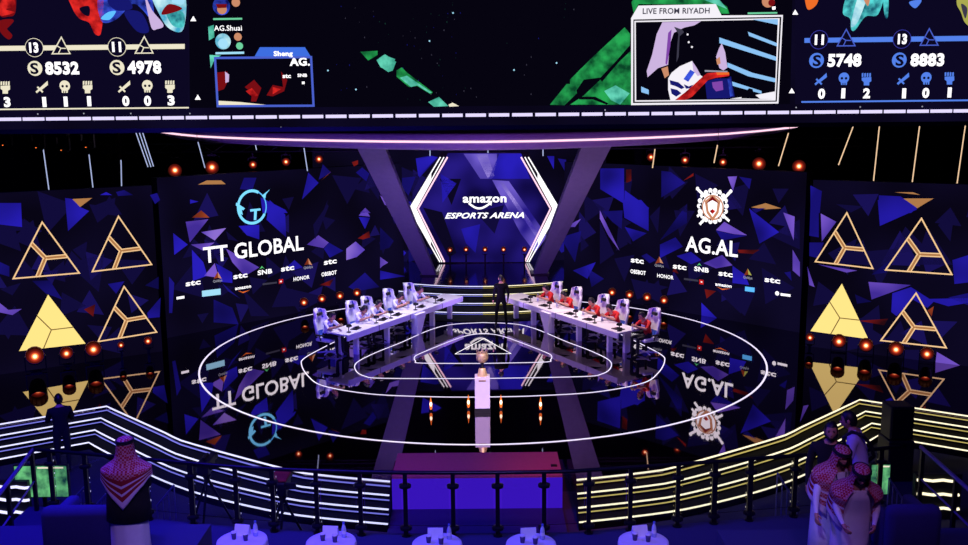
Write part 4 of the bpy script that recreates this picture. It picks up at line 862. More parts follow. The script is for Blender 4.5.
# dark moving heads high on the left
def mover(p, lab):
    r = thing('moving_head_light', p, lab, 'lamp', 'dark moving head lights in the upper left')
    MB().box(p + Vector((0, 0, .42)), (.4, .35, .16), MT['rig'], bev=.03).build('base', r)
    b = MB()
    for s_ in (-1, 1): b.box(p + Vector((s_ * .2, 0, .16)), (.06, .14, .5), MT['rig'])
    b.box(p + Vector((0, 0, .36)), (.46, .14, .05), MT['rig']); b.build('yoke', r)
    MB().lathe([(.08, -.22), (.15, -.15), (.15, .1), (.13, .2)], MT['black'], p, 14, Matrix.Rotation(math.radians(70), 3, 'X')).build('head', r)
    MB().ball(p + Vector((.02, -.2, -.05)), .03, E['lampmid'], 8, 6).build('indicator', r)
    MB().tube([p + Vector((0, 0, .5)), Vector((p.x, p.y, 16.8))], .015, MT['rig'], 5).build('hanger', r)
for x, y, l_ in ((5, 143, 'moving head light with red dot at the left edge'), (38, 145.5, 'moving head light with orange dot second from the left edge'), (63, 148, 'dim moving head light third from the left edge'), (87.5, 145, 'moving head light above the second cool tube')):
    mover(Q(x, y, 31), l_)
for k, (x0, x1, y1) in enumerate([(105, 113, 190), (114, 122, 188)]):
    a, c = Q(x0, 135, 36), Q(x1, y1, 36); b = MB(); n = 9
    vs = [Vector((a.x + (c.x - a.x) * i / (n - 1), 36 + .05 * (-1) ** i, z)) for z in (c.z - 5, 10) for i in range(n)]
    b.hexa(vs[:n] + [v + Vector((0, .15, 0)) for v in vs[:n]][::-1], vs[n:] + [v + Vector((0, .15, 0)) for v in vs[n:]][::-1], MT['drape'])
    tag(b.build('drape'), ['brown hanging drape, the left of two narrow strips', 'brown hanging drape, the right of two narrow strips'][k], 'drape', 'brown drapes')
# ------------------------------------------------------------------ people
def skin_mesh(nodes, edges, sub=1):
    me = bpy.data.meshes.new('sk'); me.from_pydata([tuple(n[0]) for n in nodes], edges, [])
    ob = bpy.data.objects.new('sk', me); COL.objects.link(ob)
    md = ob.modifiers.new('Skin', 'SKIN'); md.use_smooth_shade = True
    sv = me.skin_vertices[0].data
    for i, n in enumerate(nodes):
        r = n[1]; sv[i].radius = r if isinstance(r, tuple) else (r, r); sv[i].use_root = (i == 0)
    s2 = ob.modifiers.new('Sub', 'SUBSURF'); s2.levels = sub; s2.render_levels = sub
    bpy.context.view_layer.update(); dg = bpy.context.evaluated_depsgraph_get()
    m2 = bpy.data.meshes.new_from_object(ob.evaluated_get(dg))
    vs = [v.co.copy() for v in m2.vertices]; fs = [tuple(p.vertices) for p in m2.polygons]
    bpy.data.objects.remove(ob); bpy.data.meshes.remove(me); bpy.data.meshes.remove(m2)
    return vs, fs
STAND = dict(pelvis=(0, 0, .95), belly=(0, .005, 1.1), chest=(0, .01, 1.26), up=(0, 0, 1.4), neck=(0, 0, 1.49), head=(0, .03, 1.63), ht=0.0, hy=0.0,
             sh=(.185, -.01, 1.41), el=(.245, -.04, 1.13), wr=(.25, .06, .9), hip=(.095, 0, .9), kn=(.1, .02, .5), an=(.1, -.03, .09), toe=(.12, .12, .04))
SIT = dict(pelvis=(0, -.08, .56), belly=(0, -.05, .7), chest=(0, .0, .84), up=(0, .05, .96), neck=(0, .1, 1.04), head=(0, .17, 1.15), ht=-.4, hy=0.0,
           sh=(.18, .04, .97), el=(.25, .2, .82), wr=(.1, .4, .89), hip=(.09, -.02, .54), kn=(.13, .4, .55), an=(.13, .4, .1), toe=(.14, .55, .05))
def figure_mesh(J, mats, curl=.6, bulk=1.0, bend=None, hands_in=True):
    """one continuous body: mats = dict torso, uarm, farm, hand, thigh, shank, foot, neck"""
    V = lambda k, s=1: Vector((J[k][0] * s, J[k][1], J[k][2]))
    nodes = []; edges = []; seg = []
    def nd(p, r): nodes.append((Vector(p), r)); return len(nodes) - 1
    def ed(a, b, lab): edges.append((a, b)); seg.append((nodes[a][0], nodes[b][0], lab))
    bl = bulk
    a = nd(V('pelvis'), (.15 * bl, .115 * bl)); b = nd(V('belly'), (.135 * bl, .105 * bl)); c = nd(V('chest'), (.15 * bl, .11 * bl)); d = nd(V('up'), (.13 * bl, .09 * bl)); e = nd(V('neck'), (.055, .055)); f = nd(V('neck').lerp(V('head'), .6), (.055, .06))
    ed(a, b, 'torso'); ed(b, c, 'torso'); ed(c, d, 'torso'); ed(d, e, 'neck'); ed(e, f, 'neck')
    for s in (-1, 1):
        def K(k):
            v = J.get(k + ('L' if s < 0 else 'R'), J[k]); return Vector((v[0] * s if (k + ('L' if s < 0 else 'R')) not in J else v[0], v[1], v[2]))
        sh = nd(K('sh'), .068 * bl); el = nd(K('el'), .046 * bl); fm = nd(K('el').lerp(K('wr'), .45), .042); wr = nd(K('wr'), (.028, .024))
        ed(d, sh, 'torso'); ed(sh, el, 'uarm'); ed(el, fm, 'farm'); ed(fm, wr, 'farm')
        dr = (K('wr') - K('el')).normalized(); inn = Vector((-s, 0, 0)) if hands_in else Vector((0, 1, 0))
        sd = (Vector((0, 0, 1)) if abs(dr.z) < .7 else Vector((0, 1, 0))); sd = (sd - dr * sd.dot(dr)).normalized()   # thumb side
        pn = dr.cross(sd); pn = pn if pn.dot(inn) > 0 else -pn                                                        # palm faces this way
        pc = K('wr') + dr * .05; p_ = nd(pc, (.034, .018)); ed(wr, p_, 'hand')
        for q, (off, ln) in enumerate(((.03, .07), (.011, .08), (-.009, .074), (-.028, .058))):
            k0 = nd(pc + dr * .04 + sd * off, .0105); d2 = (dr * math.cos(curl) + pn * math.sin(curl)); d3 = (dr * math.cos(curl * 2) + pn * math.sin(curl * 2))
            k1 = nd(nodes[k0][0] + d2 * ln * .55, .009); k2 = nd(nodes[k1][0] + d3 * ln * .5, .0075)
            ed(p_, k0, 'hand'); ed(k0, k1, 'hand'); ed(k1, k2, 'hand')
        t0 = nd(pc - dr * .02 + sd * .036 + pn * .008, .0115); t1 = nd(nodes[t0][0] + (dr * .7 + sd * .5 + pn * .3).normalized() * .035, .01); t2 = nd(nodes[t1][0] + (dr * .8 + pn * .5).normalized() * .028, .008)
        ed(p_, t0, 'hand'); ed(t0, t1, 'hand'); ed(t1, t2, 'hand')
        hp = nd(K('hip'), .085 * bl); kn = nd(K('kn'), .058 * bl); cf = nd(K('kn').lerp(K('an'), .35) + Vector((0, -.015, 0)), .052); an = nd(K('an'), .04); to = nd(K('toe'), (.042, .03))
        ed(a, hp, 'thigh'); ed(hp, kn, 'thigh'); ed(kn, cf, 'shank'); ed(cf, an, 'shank'); ed(an, to, 'foot')
    vs, fs = skin_mesh(nodes, edges)
    A = np.array([s[0] for s in seg]); B = np.array([s[1] for s in seg]); AB = B - A; L2 = (AB ** 2).sum(1) + 1e-9
    mb = MB(); cen = np.array([sum((vs[i] for i in f_), Vector()) / len(f_) for f_ in fs])
    t = np.clip(((cen[:, None] - A[None]) * AB[None]).sum(2) / L2[None], 0, 1); dist = np.linalg.norm(cen[:, None] - (A[None] + t[..., None] * AB[None]), axis=2)
    idx = dist.argmin(1); mb.v = vs
    for f_, i in zip(fs, idx): mb.f.append(f_); mb.m.append(mb.mi(mats[seg[i][2]]))
    head_into(mb, Vector(J['head']), J['ht'], J['hy'], mats.get('face', MT['skin']))
    if bend: mb.v = [bend(v) for v in mb.v]
    return mb
def head_into(mb, c, tilt, yaw, skin):
    """skull, jaw, nose, ears, brow, eyes and mouth; looks along +y before tilt and yaw"""
    R = Matrix.Rotation(yaw, 3, 'Z') @ Matrix.Rotation(tilt, 3, 'X')
    n, m = 18, 14; vs = []; fs = []
    for i in range(m + 1):
        t = -math.pi / 2 + math.pi * i / m
        for k in range(n):
            w = 2 * math.pi * k / n; x = .076 * math.cos(t) * math.cos(w); y = .096 * math.cos(t) * math.sin(w); z = .118 * math.sin(t)
            if z < 0: q = 1 + z * 2.6; x *= q; y = y * (1 + z * 1.2) + (-z) * .16
            front = max(0, math.sin(w)) * math.cos(t)
            if front > .3:
                if abs(x) < .02 and -.055 < z < .01: y += .022 * (1 - abs(x) / .02) * (1 + (z / .055) * -.6)
                if .012 < abs(x) < .045 and 0 < z < .03: y -= .008
                if abs(z + .075) < .02: y += .005
            vs.append(Vector((x, y, z)))
    for i in range(m):
        for k in range(n): fs.append((i * n + k, i * n + (k + 1) % n, (i + 1) * n + (k + 1) % n, (i + 1) * n + k))
    T = lambda p: R @ Vector(p) + c
    mb.add([T(v) for v in vs], fs, skin)
    for s in (-1, 1):
        mb.ball(T((s * .077, -.005, -.005)), (.012, .022, .034), skin, 8, 6, R)
        mb.ball(T((s * .03, .083, .012)), (.013, .008, .007), MT['eye'], 8, 6, R)
        mb.ball(T((s * .03, .088, .03)), (.018, .008, .004), MT['hair'], 8, 4, R)
    mb.ball(T((0, .1, -.018)), (.012, .02, .02), skin, 8, 6, R)
    mb.ball(T((0, .092, -.062)), (.022, .008, .007), MT['lip'], 8, 4, R)
def hair_mesh(c, tilt, yaw, mat_, bend=None, beard=False):
    R = Matrix.Rotation(yaw, 3, 'Z') @ Matrix.Rotation(tilt, 3, 'X'); mb = MB(); n, m = 18, 9; vs = []; fs = []
    for i in range(m + 1):
        for k in range(n):
            w = 2 * math.pi * k / n; fr = math.sin(w)
            lo = .55 if fr > .35 else (-.15 if fr > -.2 else -.62)
            t = math.pi / 2 + (math.asin(max(-.99, min(.99, lo))) - math.pi / 2) * i / m
            vs.append(R @ Vector((.085 * math.cos(t) * math.cos(w), .106 * math.cos(t) * math.sin(w) - .004, .127 * math.sin(t) + .004 + .003 * math.sin(5 * w + i))) + c)
    for i in range(m):
        for k in range(n): fs.append((i * n + k, i * n + (k + 1) % n, (i + 1) * n + (k + 1) % n, (i + 1) * n + k))
    mb.add(vs, fs, mat_)
    if beard:
        for a in range(-5, 6):
            w = a / 5 * 1.25; mb.ball(R @ Vector((.066 * math.sin(w), .078 * math.cos(w), -.085 + .05 * abs(w) / 1.25)) + c, (.022, .018, .026), mat_, 6, 5)
    if bend: mb.v = [bend(v) for v in mb.v]
    return mb
def sheet(rows, n, mat_fn, close=False, th=.012):
    """cloth from rows of points, given real thickness"""
    mb = MB(); m = len(rows); vs = [p for r in rows for p in r]; cen = sum(vs, Vector()) / len(vs)
    inner = [p + (Vector((cen.x, cen.y, p.z)) - p).normalized() * th for p in vs]
    N = len(vs); w = n if close else n - 1
    for side, base in ((vs, 0), (inner, 1)):
        b = len(mb.v); mb.v += side
        for i in range(m - 1):
            for k in range(w):
                f = (b + i * n + k, b + i * n + (k + 1) % n, b + (i + 1) * n + (k + 1) % n, b + (i + 1) * n + k)
                mb.f.append(f); mb.m.append(mb.mi(mat_fn(i / (m - 1), k / max(1, n - 1))))
    for k in range(w):
        a = (m - 1) * n + k; c = (m - 1) * n + (k + 1) % n; mb.f.append((a, c, N + c, N + a)); mb.m.append(mb.mi(mat_fn(1, .5)))
    return mb
def robe(rows, mat_, bend=None, fold=.012, nf=9):
    n = 40; R_ = []
    for z, rx, ry, cy in rows:
        R_.append([Vector((rx * math.sin(2 * math.pi * k / n) * (1 + fold * 2 * math.sin(nf * 2 * math.pi * k / n) * (1.5 - z)), cy - ry * math.cos(2 * math.pi * k / n) * (1 + fold * 2 * math.sin(nf * 2 * math.pi * k / n + 1) * (1.5 - z)), z)) for k in range(n)])
    mb = sheet(R_, n, lambda t, u: mat_, True)
    if bend: mb.v = [bend(v) for v in mb.v]
    return mb
def ghutra(hz, zc, zs, amax_deg, bend=None, drop_front=False):
    rows = []; n = 41
    prof = [(.135, .004, .004, 0), (.132, .05, .06, 0), (.115, .085, .1, 0), (.07, .1, .12, 0), (.02, .106, .126, 0), (-.05, .113, .128, -.005), (-.1, .126, .133, -.01), (-.145, .147, .145, -.012), (-.185, .2, .168, -.015), (-.25, .295, .215, -.015)]
    for dz, rx, ry, cy in prof:
        am = math.radians(180 if dz > .045 else (128 if dz > -.12 else amax_deg))
        rows.append([Vector((rx * math.sin(-am + 2 * am * k / (n - 1)), .03 + cy - ry * math.cos(-am + 2 * am * k / (n - 1)), hz + dz)) for k in range(n)])
    am = math.radians(amax_deg)
    for j in range(1, 15):
        t = j / 14; r = []
        for k in range(n):
            a = -am + 2 * am * k / (n - 1); u = abs(a) / am if drop_front else (abs(math.sin(a)) if abs(a) < 1.571 else 1.0)
            zb = (zc + (zs - zc) * u) if not drop_front else (zs + (zc - zs) * max(0, (u - .45) / .55))
            z0 = hz - .25; z = z0 + (zb - z0) * t
            rr_ = 1.0 + .02 * t + .015 * math.sin(a * 9) * t
            r.append(Vector((.305 * rr_ * math.sin(a), .015 - .232 * rr_ * math.cos(a), z)))
        rows.append(r)
    m = len(rows) - 1
    def mf(t, u):
        j = t * m
        if j < 9: return MT['ghutra']
        q = (j - 9) / (m - 9)
        if q > .74: return MT['ghwhite']
        if .52 < q < .6: return MT['ghwhite']
        if .3 < q < .36: return MT['ghwhite']
        if q > .2 and abs(u - .5) < .36: return MT['ghred']
        return MT['ghutra']
    mb = sheet(rows, n, mf)
    if bend: mb.v = [bend(v) for v in mb.v]
    return mb
def agal(hz, bend=None):
    mb = MB()
    for dz in (.075, .098):
        k = .97 if dz > .08 else 1.0
        mb.tube([Vector((.104 * k * math.cos(w), .03 + .124 * k * math.sin(w), hz + dz)) for w in [2 * math.pi * i / 20 for i in range(21)]], .012, MT['agal'], 6)
    if bend: mb.v = [bend(v) for v in mb.v]
    return mb
def bender(z0, ang, z1=1.35):
    def f(v):
        if v.z <= z0: return v
        t = min(1, (v.z - z0) / (z1 - z0)); a = -ang * t
        p = Vector((v.x, v.y, v.z - z0 - 0)); c, s = math.cos(a), math.sin(a)
        return Vector((p.x, p.y * c - p.z * s, z0 + p.y * s + p.z * c))
    return f
def dressed(torso, arm, leg, farm=None): return dict(torso=MT[torso], uarm=MT[arm], farm=MT[farm or arm], hand=MT['skin'], thigh=MT[leg], shank=MT[leg], foot=MT['shoe'], neck=MT['skin'])

# ------------------------------------------------------------------ desks
FN, FF, BN, BF = P(348, 335.5, .76), P(463, 296.4, .76), P(326, 331.7, .76), P(444, 293.8, .76)
U = (FF - FN); LEN = U.length; U.normalize(); Wd = Vector((-U.y, U.x, 0)); DEP = (BN - FN).dot(Wd)
u0b, u1b = (BN - FN).dot(U), (BF - FN).dot(U)
def dk(u, w, z, s=1):
    p = FN + U * u + Wd * w; return Vector((p.x * s, p.y, z))
def desk(s, lab):
    root = thing('gaming_desk', dk(LEN / 2, DEP / 2, 0, s), lab, 'desk', 'long white gaming desks')
    b = MB(); lp = [(0, 0), (LEN, 0), (u1b, DEP), (u0b, DEP)]
    b.hexa([dk(u, w, .72, s) for u, w in lp], [dk(u, w, .76, s) for u, w in lp], MT['desk']); b.build('desktop', root)
    b = MB(); b.hexa([dk(u, w, .585, s) for u, w in ((0, .0), (LEN, .0), (LEN, .05), (0, .05))], [dk(u, w, .72, s) for u, w in ((0, .0), (LEN, .0), (LEN, .05), (0, .05))], MT['desk'])
    b.build('front_panel', root)
    b = MB(); b.hexa([dk(u, w, .585, s) for u, w in ((LEN, .02), (LEN + .04, .02), (u1b + .04, DEP), (u1b, DEP))], [dk(u, w, .76, s) for u, w in ((LEN, .02), (LEN + .04, .02), (u1b + .04, DEP), (u1b, DEP))], MT['desk']); b.build('end_panel', root)
    for t in (.235, .495, .79):
        b = MB(); u = LEN * t; b.hexa([dk(u - .01, -.004, .585, s), dk(u + .01, -.004, .585, s), dk(u + .01, .03, .585, s), dk(u - .01, .03, .585, s)], [dk(u - .01, -.004, .763, s), dk(u + .01, -.004, .763, s), dk(u + .01, DEP * .9, .763, s), dk(u - .01, DEP * .9, .763, s)], MT['deskseam']); b.build('seam', root)
    for u, w in ((u0b + .35, DEP - .3), (.75, .2), (2.35, .2), (LEN - 1.6, .2), (LEN - .45, .2)):
        b = MB(); q = [(u - .045, w), (u + .045, w), (u + .045, w + .16), (u - .045, w + .16)] if w < .5 else [(u - .06, w), (u + .06, w), (u + .06, w + .22), (u - .06, w + .22)]
        b.hexa([dk(*k, 0.0, s) for k in q], [dk(*k, .72, s) for k in q], MT['desk']); b.build('leg', root)
    uc = LEN * .57
    b = MB(); top = [(uc - .32, -.12), (uc + .28, -.12), (uc + .26, .1), (uc - .26, .1)]; bot = [(uc - .08, -.02), (uc + .08, -.02), (uc + .08, .25), (uc - .08, .25)]
    b.hexa([dk(*k, 0.0, s) for k in bot], [dk(*k, .71, s) for k in top], MT['desk']); b.build('flared_support', root)
    return root
desk(-1 if FN.x > 0 else 1, 'long white gaming desk of the white-shirted team, left of the trophy')
desk(1 if FN.x > 0 else -1, 'long white gaming desk of the red-shirted team, right of the trophy')

def make_chair():
    r = thing('gaming_chair', (0, 0, 0), 'x', 'chair')
    b = MB(); b.box((0, .0, .47), (.5, .5, .1), MT['chairw'], bev=.035); b.build('seat', r, True, True)
    rows = []; n = 13
    for z, w, y0 in [(.5, .2, -.22), (.58, .25, -.25), (.7, .27, -.27), (.85, .28, -.29), (.98, .29, -.31), (1.04, .26, -.33), (1.1, .22, -.335), (1.17, .215, -.34), (1.24, .21, -.35), (1.29, .18, -.355), (1.32, .1, -.36)]:
        rows.append([Vector((w * (-1 + 2 * k / (n - 1)), y0 + .14 * abs(-1 + 2 * k / (n - 1)) ** 2.2, z)) for k in range(n)])
    mb = MB(); m = len(rows); vs = [p for q in rows for p in q]; back = [p + Vector((0, -.09, 0)) for p in vs]; N = len(vs); mb.v = vs + back
    for i in range(m - 1):
        for k in range(n - 1):
            c_ = MT['chairb'] if (k in (2, 9) and i > 4) or (i < 2) else MT['chairw']
            f = (i * n + k, i * n + k + 1, (i + 1) * n + k + 1, (i + 1) * n + k); mb.f += [f, tuple(N + q for q in f)]; mb.m += [mb.mi(c_), mb.mi(MT['chairw'])]
    edge = [i for i in range(n)] + [i * n + n - 1 for i in range(1, m)] + [(m - 1) * n + k for k in range(n - 2, -1, -1)] + [i * n for i in range(m - 2, 0, -1)]
    for a, c in zip(edge, edge[1:] + edge[:1]): mb.f.append((a, c, N + c, N + a)); mb.m.append(mb.mi(MT['chairw']))
    mb.build('backrest', r, True, True)
    MB().box((0, -.27, 1.17), (.2, .08, .1), MT['chairk'], bev=.03).build('head_pillow', r, True, True)
    for s in (-1, 1):
        MB().box((s * .31, -.04, .63), (.07, .3, .035), MT['chairk'], bev=.012).tube([(s * .31, -.05, .62), (s * .28, -.04, .47)], .018, MT['chairk'], 6).build('armrest', r, False, True)
    MB().tube([(0, 0, .1), (0, 0, .43)], .035, MT['chairk'], 10).build('gas_column', r, True, True)
    b = MB(); b.lathe([(.05, .07), (.05, .12)], MT['chairw'], n=12)
    for k in range(5):
        w = 2 * math.pi * k / 5 + .3; d = Vector((math.cos(w), math.sin(w), 0)); b.tube([d * .03 + Vector((0, 0, .1)), d * .31 + Vector((0, 0, .075))], [.03, .018], MT['chairw'], 6); b.ball(d * .31 + Vector((0, 0, .032)), .032, MT['chairk'], 8, 6)
    b.build('wheel_base', r, False, True)
    return r
def make_player(jersey, panel, J, lab):
    r = thing('person', (0, 0, 0), lab, 'person')
    figure_mesh(J, dressed(jersey, jersey, 'trous', 'skin'), .9, .95).build('body', r, True, True)
    hair_mesh(Vector(J['head']), J['ht'], J['hy'], MT['hair']).build('hair', r, True, True)
    mb = MB(); hc = Vector(J['head']); R_ = Matrix.Rotation(J['hy'], 3, 'Z') @ Matrix.Rotation(J['ht'], 3, 'X')
    mb.tube([hc + R_ @ Vector((.094 * math.cos(w), -.005, .128 * math.sin(w))) for w in [math.pi * i / 12 for i in range(13)]], .013, MT['gear'], 6)
    for s in (-1, 1): mb.lathe([(.036, -.014), (.04, 0), (.036, .014)], MT['gear'], hc + R_ @ Vector((s * .094, -.005, 0)), 12, R_ @ Matrix.Rotation(math.radians(90), 3, 'Y'))
    mb.build('headset', r, True, True)
    MB().box((0, J['chest'][1] + .115, J['chest'][2]), (.15, .012, .11), MT[panel], Matrix.Rotation(-.15, 3, 'X')).build('shirt_print', r, False, True)
    return r
SIT2 = dict(SIT); SIT2.update(head=(.02, .2, 1.12), ht=-.5, up=(.01, .07, .95), neck=(.015, .12, 1.02), wr=(.08, .42, .92), el=(.26, .2, .83))
chairP = make_chair(); plW = [make_player('jerw', 'jerb', SIT, 'x'), make_player('jerw', 'jerb', SIT2, 'x')]; plR = [make_player('jerr', 'jerw', SIT, 'x'), make_player('jerr', 'jerw', SIT2, 'x')]
phoneP = thing('phone', (0, 0, 0), 'x', 'phone'); MB().box((0, 0, 0), (.15, .01, .072), MT['phone'], bev=.004).build('case', phoneP, False, True); MB().box((0, -.006, 0), (.138, .002, .064), E['mapn']).build('screen', phoneP, False, True)
def make_stand():
    r = thing('camera_stand', (0, 0, 0), 'x', 'camera'); MB().lathe([(.07, 0), (.065, .02)], MT['gear'], n=14).build('foot', r, False, True); MB().tube([(0, 0, .02), (0, 0, .16)], .014, MT['gear'], 8).build('post', r, False, True)
    MB().box((0, 0, .2), (.1, .12, .09), MT['gear'], bev=.015).lathe([(.03, 0), (.028, .04)], MT['phone'], (0, .06, .2), 12, Matrix.Rotation(math.radians(-90), 3, 'X')).build('camera_head', r, False, True); return r
def make_pad():
    r = thing('device_pad', (0, 0, 0), 'x', 'device'); MB().box((0, 0, .012), (.34, .24, .02), MT['gear'], bev=.006).build('pad', r, False, True); MB().box((-.06, .01, .045), (.16, .08, .05), MT['gear'], bev=.012).build('dock', r, False, True); return r
def make_bottle():
    r = thing('water_bottle', (0, 0, 0), 'x', 'bottle'); MB().lathe([(.02, 0), (.034, .005), (.034, .13), (.026, .17), (.014, .195), (.014, .21)], MT['bottle'], n=14).build('body', r, True, True)
    MB().lathe([(.017, .205), (.017, .23)], MT['cap'], n=12).build('cap', r, False, True); MB().lathe([(.0345, .06), (.0345, .11)], MT['card'], n=14).build('paper_label', r, False, True); return r
standP, padP, botP = make_stand(), make_pad(), make_bottle(); index_kids()
used = set()
def put(proto, loc, rz, lab, grp):
    f = proto.name not in used; used.add(proto.name); return place(proto, f, loc, rz, lab, grp)
headsL = [(332, 317.6), (364.6, 309.6), (379.5, 305), (401.6, 297), (419, 290.5)]
headsR = [(543, 290), (567.5, 295), (587.8, 303.5), (615, 308), (641.5, 317.6)]
face = math.atan2(-Wd.y, -Wd.x) - math.pi / 2
wh = ['nearest the camera', 'second from the near end', 'in the middle seat', 'second from the far end', 'at the far end']
sL = -1 if FN.x > 0 else 1
cols = [('white', plW), ('red', plR)]
for side, hs, s in ((0, headsL, 1), (1, headsR[::-1], -1)):
    for i, h in enumerate(hs):
        hp = P(*h, 1.15); hp = hp if s == 1 else mx(hp)
        u = (hp - FN).dot(U); w = max(DEP + .36, min(DEP + .6, (hp - FN).dot(Wd) + .1))
        w = DEP + .1 - (.14 if (s == 1 and i in (1, 2)) else 0)
        u = max(u, -.3)
        p = dk(u, w, 0, s); rz = face if s == 1 else -face
        tn = ['left', 'right'][side]
        for o_ in [put(chairP, p, rz, f'white gaming chair {wh[i]} behind the {tn} desk', f'gaming chairs behind the {tn} desk'), put(cols[side][1][i % 2], p, rz, f'seated player in {cols[side][0]} jersey and headset, {wh[i]} of the {tn} desk', f'players at the {tn} desk')]: o_.scale = (1.08, 1.08, 1.04)
        put(phoneP, dk(u, w - .5, .95 if i % 2 == 0 else .98, s), rz + math.pi, f'black phone held by the {cols[side][0]} player {wh[i]}', f'phones held by the {cols[side][0]} team')
        ex = (-.42 if s == 1 else .42)
        put(padP, dk(min(u + .5, LEN - .3), .32, .76, s), rz + .2, f'flat black device pad on the {tn} desk, beside the player {wh[i]}', f'device pads on the {tn} desk')
        put(standP, dk(max(u + .02, .2), .22, .76, s), rz, f'small black camera stand on the {tn} desk, before the player {wh[i]}', f'camera stands on the {tn} desk')
        if s == -1 or i in (1, 3):
            put(botP, dk(min(u + .2, LEN - .1), .62, .76, s), 0, f'water bottle on the {tn} desk, before the player {wh[i]}', f'water bottles on the {tn} desk')

# ------------------------------------------------------------------ plinth and trophy
pb = P(482.6, 410.5, 0); rp = thing('trophy_plinth', pb, 'white plinth carrying the gold trophy at the stage centre', 'plinth')
pw = 15.5 * pb.y / F_PX; ph = .77
MB().box(pb + Vector((0, 0, .05)), (pw + .02, pw + .02, .1), MT['black']).build('black_base', rp)
MB().box(pb + Vector((0, 0, .1 + ph / 2)), (pw, pw, ph), MT['plinth'], bev=.012).build('column', rp)
MB().box(pb + Vector((0, -pw / 2 - .003, .1 + ph - .08)), (.17, .006, .03), MT['goldglow']).build('gold_plaque', rp)
tz = pb + Vector((0, 0, .1 + ph)); rt_ = thing('trophy', tz, 'gold trophy with round crown on the white plinth', 'trophy')
MB().lathe([(.12, 0), (.12, .03), (.085, .16), (.07, .2)], MT['gold'], tz, 20).build('pedestal', rt_, True)
MB().lathe([(.07, .2), (.03, .24), (.03, .29), (.07, .33)], MT['black'], tz, 16).build('stem', rt_, True)
b = MB(); b.lathe([(.07, .33), (.13, .38), (.15, .46), (.14, .54), (.11, .58), (.09, .55)], MT['gold'], tz, 20)
b.build('cup', rt_, True)
b = MB()
for k in range(8):
    w = 2 * math.pi * k / 8; b.hexa([tz + Vector((.12 * math.cos(w + q), .12 * math.sin(w + q), .55)) for q in (-.3, .3)] + [tz + Vector((.1 * math.cos(w), .1 * math.sin(w), .55))], [tz + Vector((.15 * math.cos(w + q), .15 * math.sin(w + q), .66)) for q in (-.02, .02)] + [tz + Vector((.14 * math.cos(w), .14 * math.sin(w), .66))], MT['gold'])
b.build('crown', rt_)
# flame-shaped glowing pieces round the plinth, added to imitate lamp reflections in the stage
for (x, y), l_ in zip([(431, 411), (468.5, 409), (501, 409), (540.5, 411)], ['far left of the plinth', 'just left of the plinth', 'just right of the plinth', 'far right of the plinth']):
    p = P(x, y, 0); r = thing('reflection_glow', p, f'small orange glow added for a lamp reflection on the stage {l_}', 'lamp', 'orange glows standing in for lamp reflections by the plinth')
    MB().lathe([(.05, 0), (.045, .04)], MT['rig'], p, 12).build('glow_foot', r); MB().lathe([(.02, .04), (.035, .1), (.03, .2), (.012, .3), (.003, .36)], E['lampmid'], p, 10).ball(p + Vector((0, -.012, .17)), (.03, .03, .07), E['glowcore'], 8, 6).build('glow_body', r, True)

# ------------------------------------------------------------------ audience railing
RZ = 1.3
railpx = [(33, 449.5), (95, 454.5), (155, 460), (224.6, 466), (283.8, 469.4), (388, 472.4), (485, 472.6)]
railL = [P(x, y, RZ) for x, y in railpx]; railL[-1].x = 0
railR = [P(x, y, RZ) for x, y in [(905, 446), (850, 451.5), (783, 456.5), (681, 464), (590, 470), (562, 471.5)]]
rail = smoothpath(railL + railR[::-1], 6)
rr_ = thing('glass_railing', (0, railL[-1].y, .2), 'long curved glass railing with dark posts in front of the audience tables', 'railing')
MB().tube(rail, .035, MT['rail'], 8).build('top_rail', rr_, True)
edge = [(p.x, p.y + .08) for p in rail]
for o in list(bpy.data.objects):
    if o.name == 'floor_audience': bpy.data.objects.remove(o)
struct('floor_audience', MB().prism([(edge[0][0] - .2, 3), (edge[0][0] - .2, edge[0][1])] + edge + [(edge[-1][0] + .2, edge[-1][1]), (edge[-1][0] + .2, 3)], -.69, .2, MT['bluecarpet']))
def railat(px):
    best = min(range(len(rail) - 1), key=lambda i: abs((484 + (rail[i].lerp(rail[i + 1], .5).x - .05) * F_PX / rail[i].y) - px)); a, c = rail[best], rail[best + 1]
    xa, xc = [484 + (q.x - .05) * F_PX * 1.0 / ((q.y) * math.cos(PITCH) + (CAM.z - q.z) * math.sin(PITCH)) for q in (a, c)]
    return a.lerp(c, max(0, min(1, (px - xa) / (xc - xa))))
posts = [35, 70, 112, 137, 180, 225.7, 268, 312.7, 357.7, 403, 450, 496, 542.4, 587.4, 632, 677, 719, 761, 805, 850, 893]
pp = [railat(x) for x in posts]
for x, p in zip(posts, pp):
    b = MB(); t = .085 if x in (180, 719, 761) else .07
    b.box((p.x, p.y, (.2 + RZ) / 2), (t, .05, RZ - .2), MT['rail']); q = b.build('post', rr_)
    for zc in (RZ - .23, .34):
        MB().lathe([(.04, -.035), (.1, -.02), (.1, .02), (.04, .035)], MT['rail'], (p.x, p.y, zc), 12).build('glass_clamp', q)
    MB().lathe([(.075, .2), (.075, .22)], MT['rail'], (p.x, p.y, 0), 14).build('base_flange', q)
for a, c in zip(pp, pp[1:]):
    if (c - a).length < .35: continue
    d = (c - a).normalized(); a2, c2 = a + d * .07, c - d * .07; nn = Vector((-d.y, d.x, 0)) * .008
    b = MB(); b.hexa([Vector((q.x, q.y, .38)) for q in (a2 - nn, c2 - nn, c2 + nn, a2 + nn)], [Vector((q.x, q.y, RZ - .08)) for q in (a2 - nn, c2 - nn, c2 + nn, a2 + nn)], MT['glass']); b.build('glass_panel', rr_)
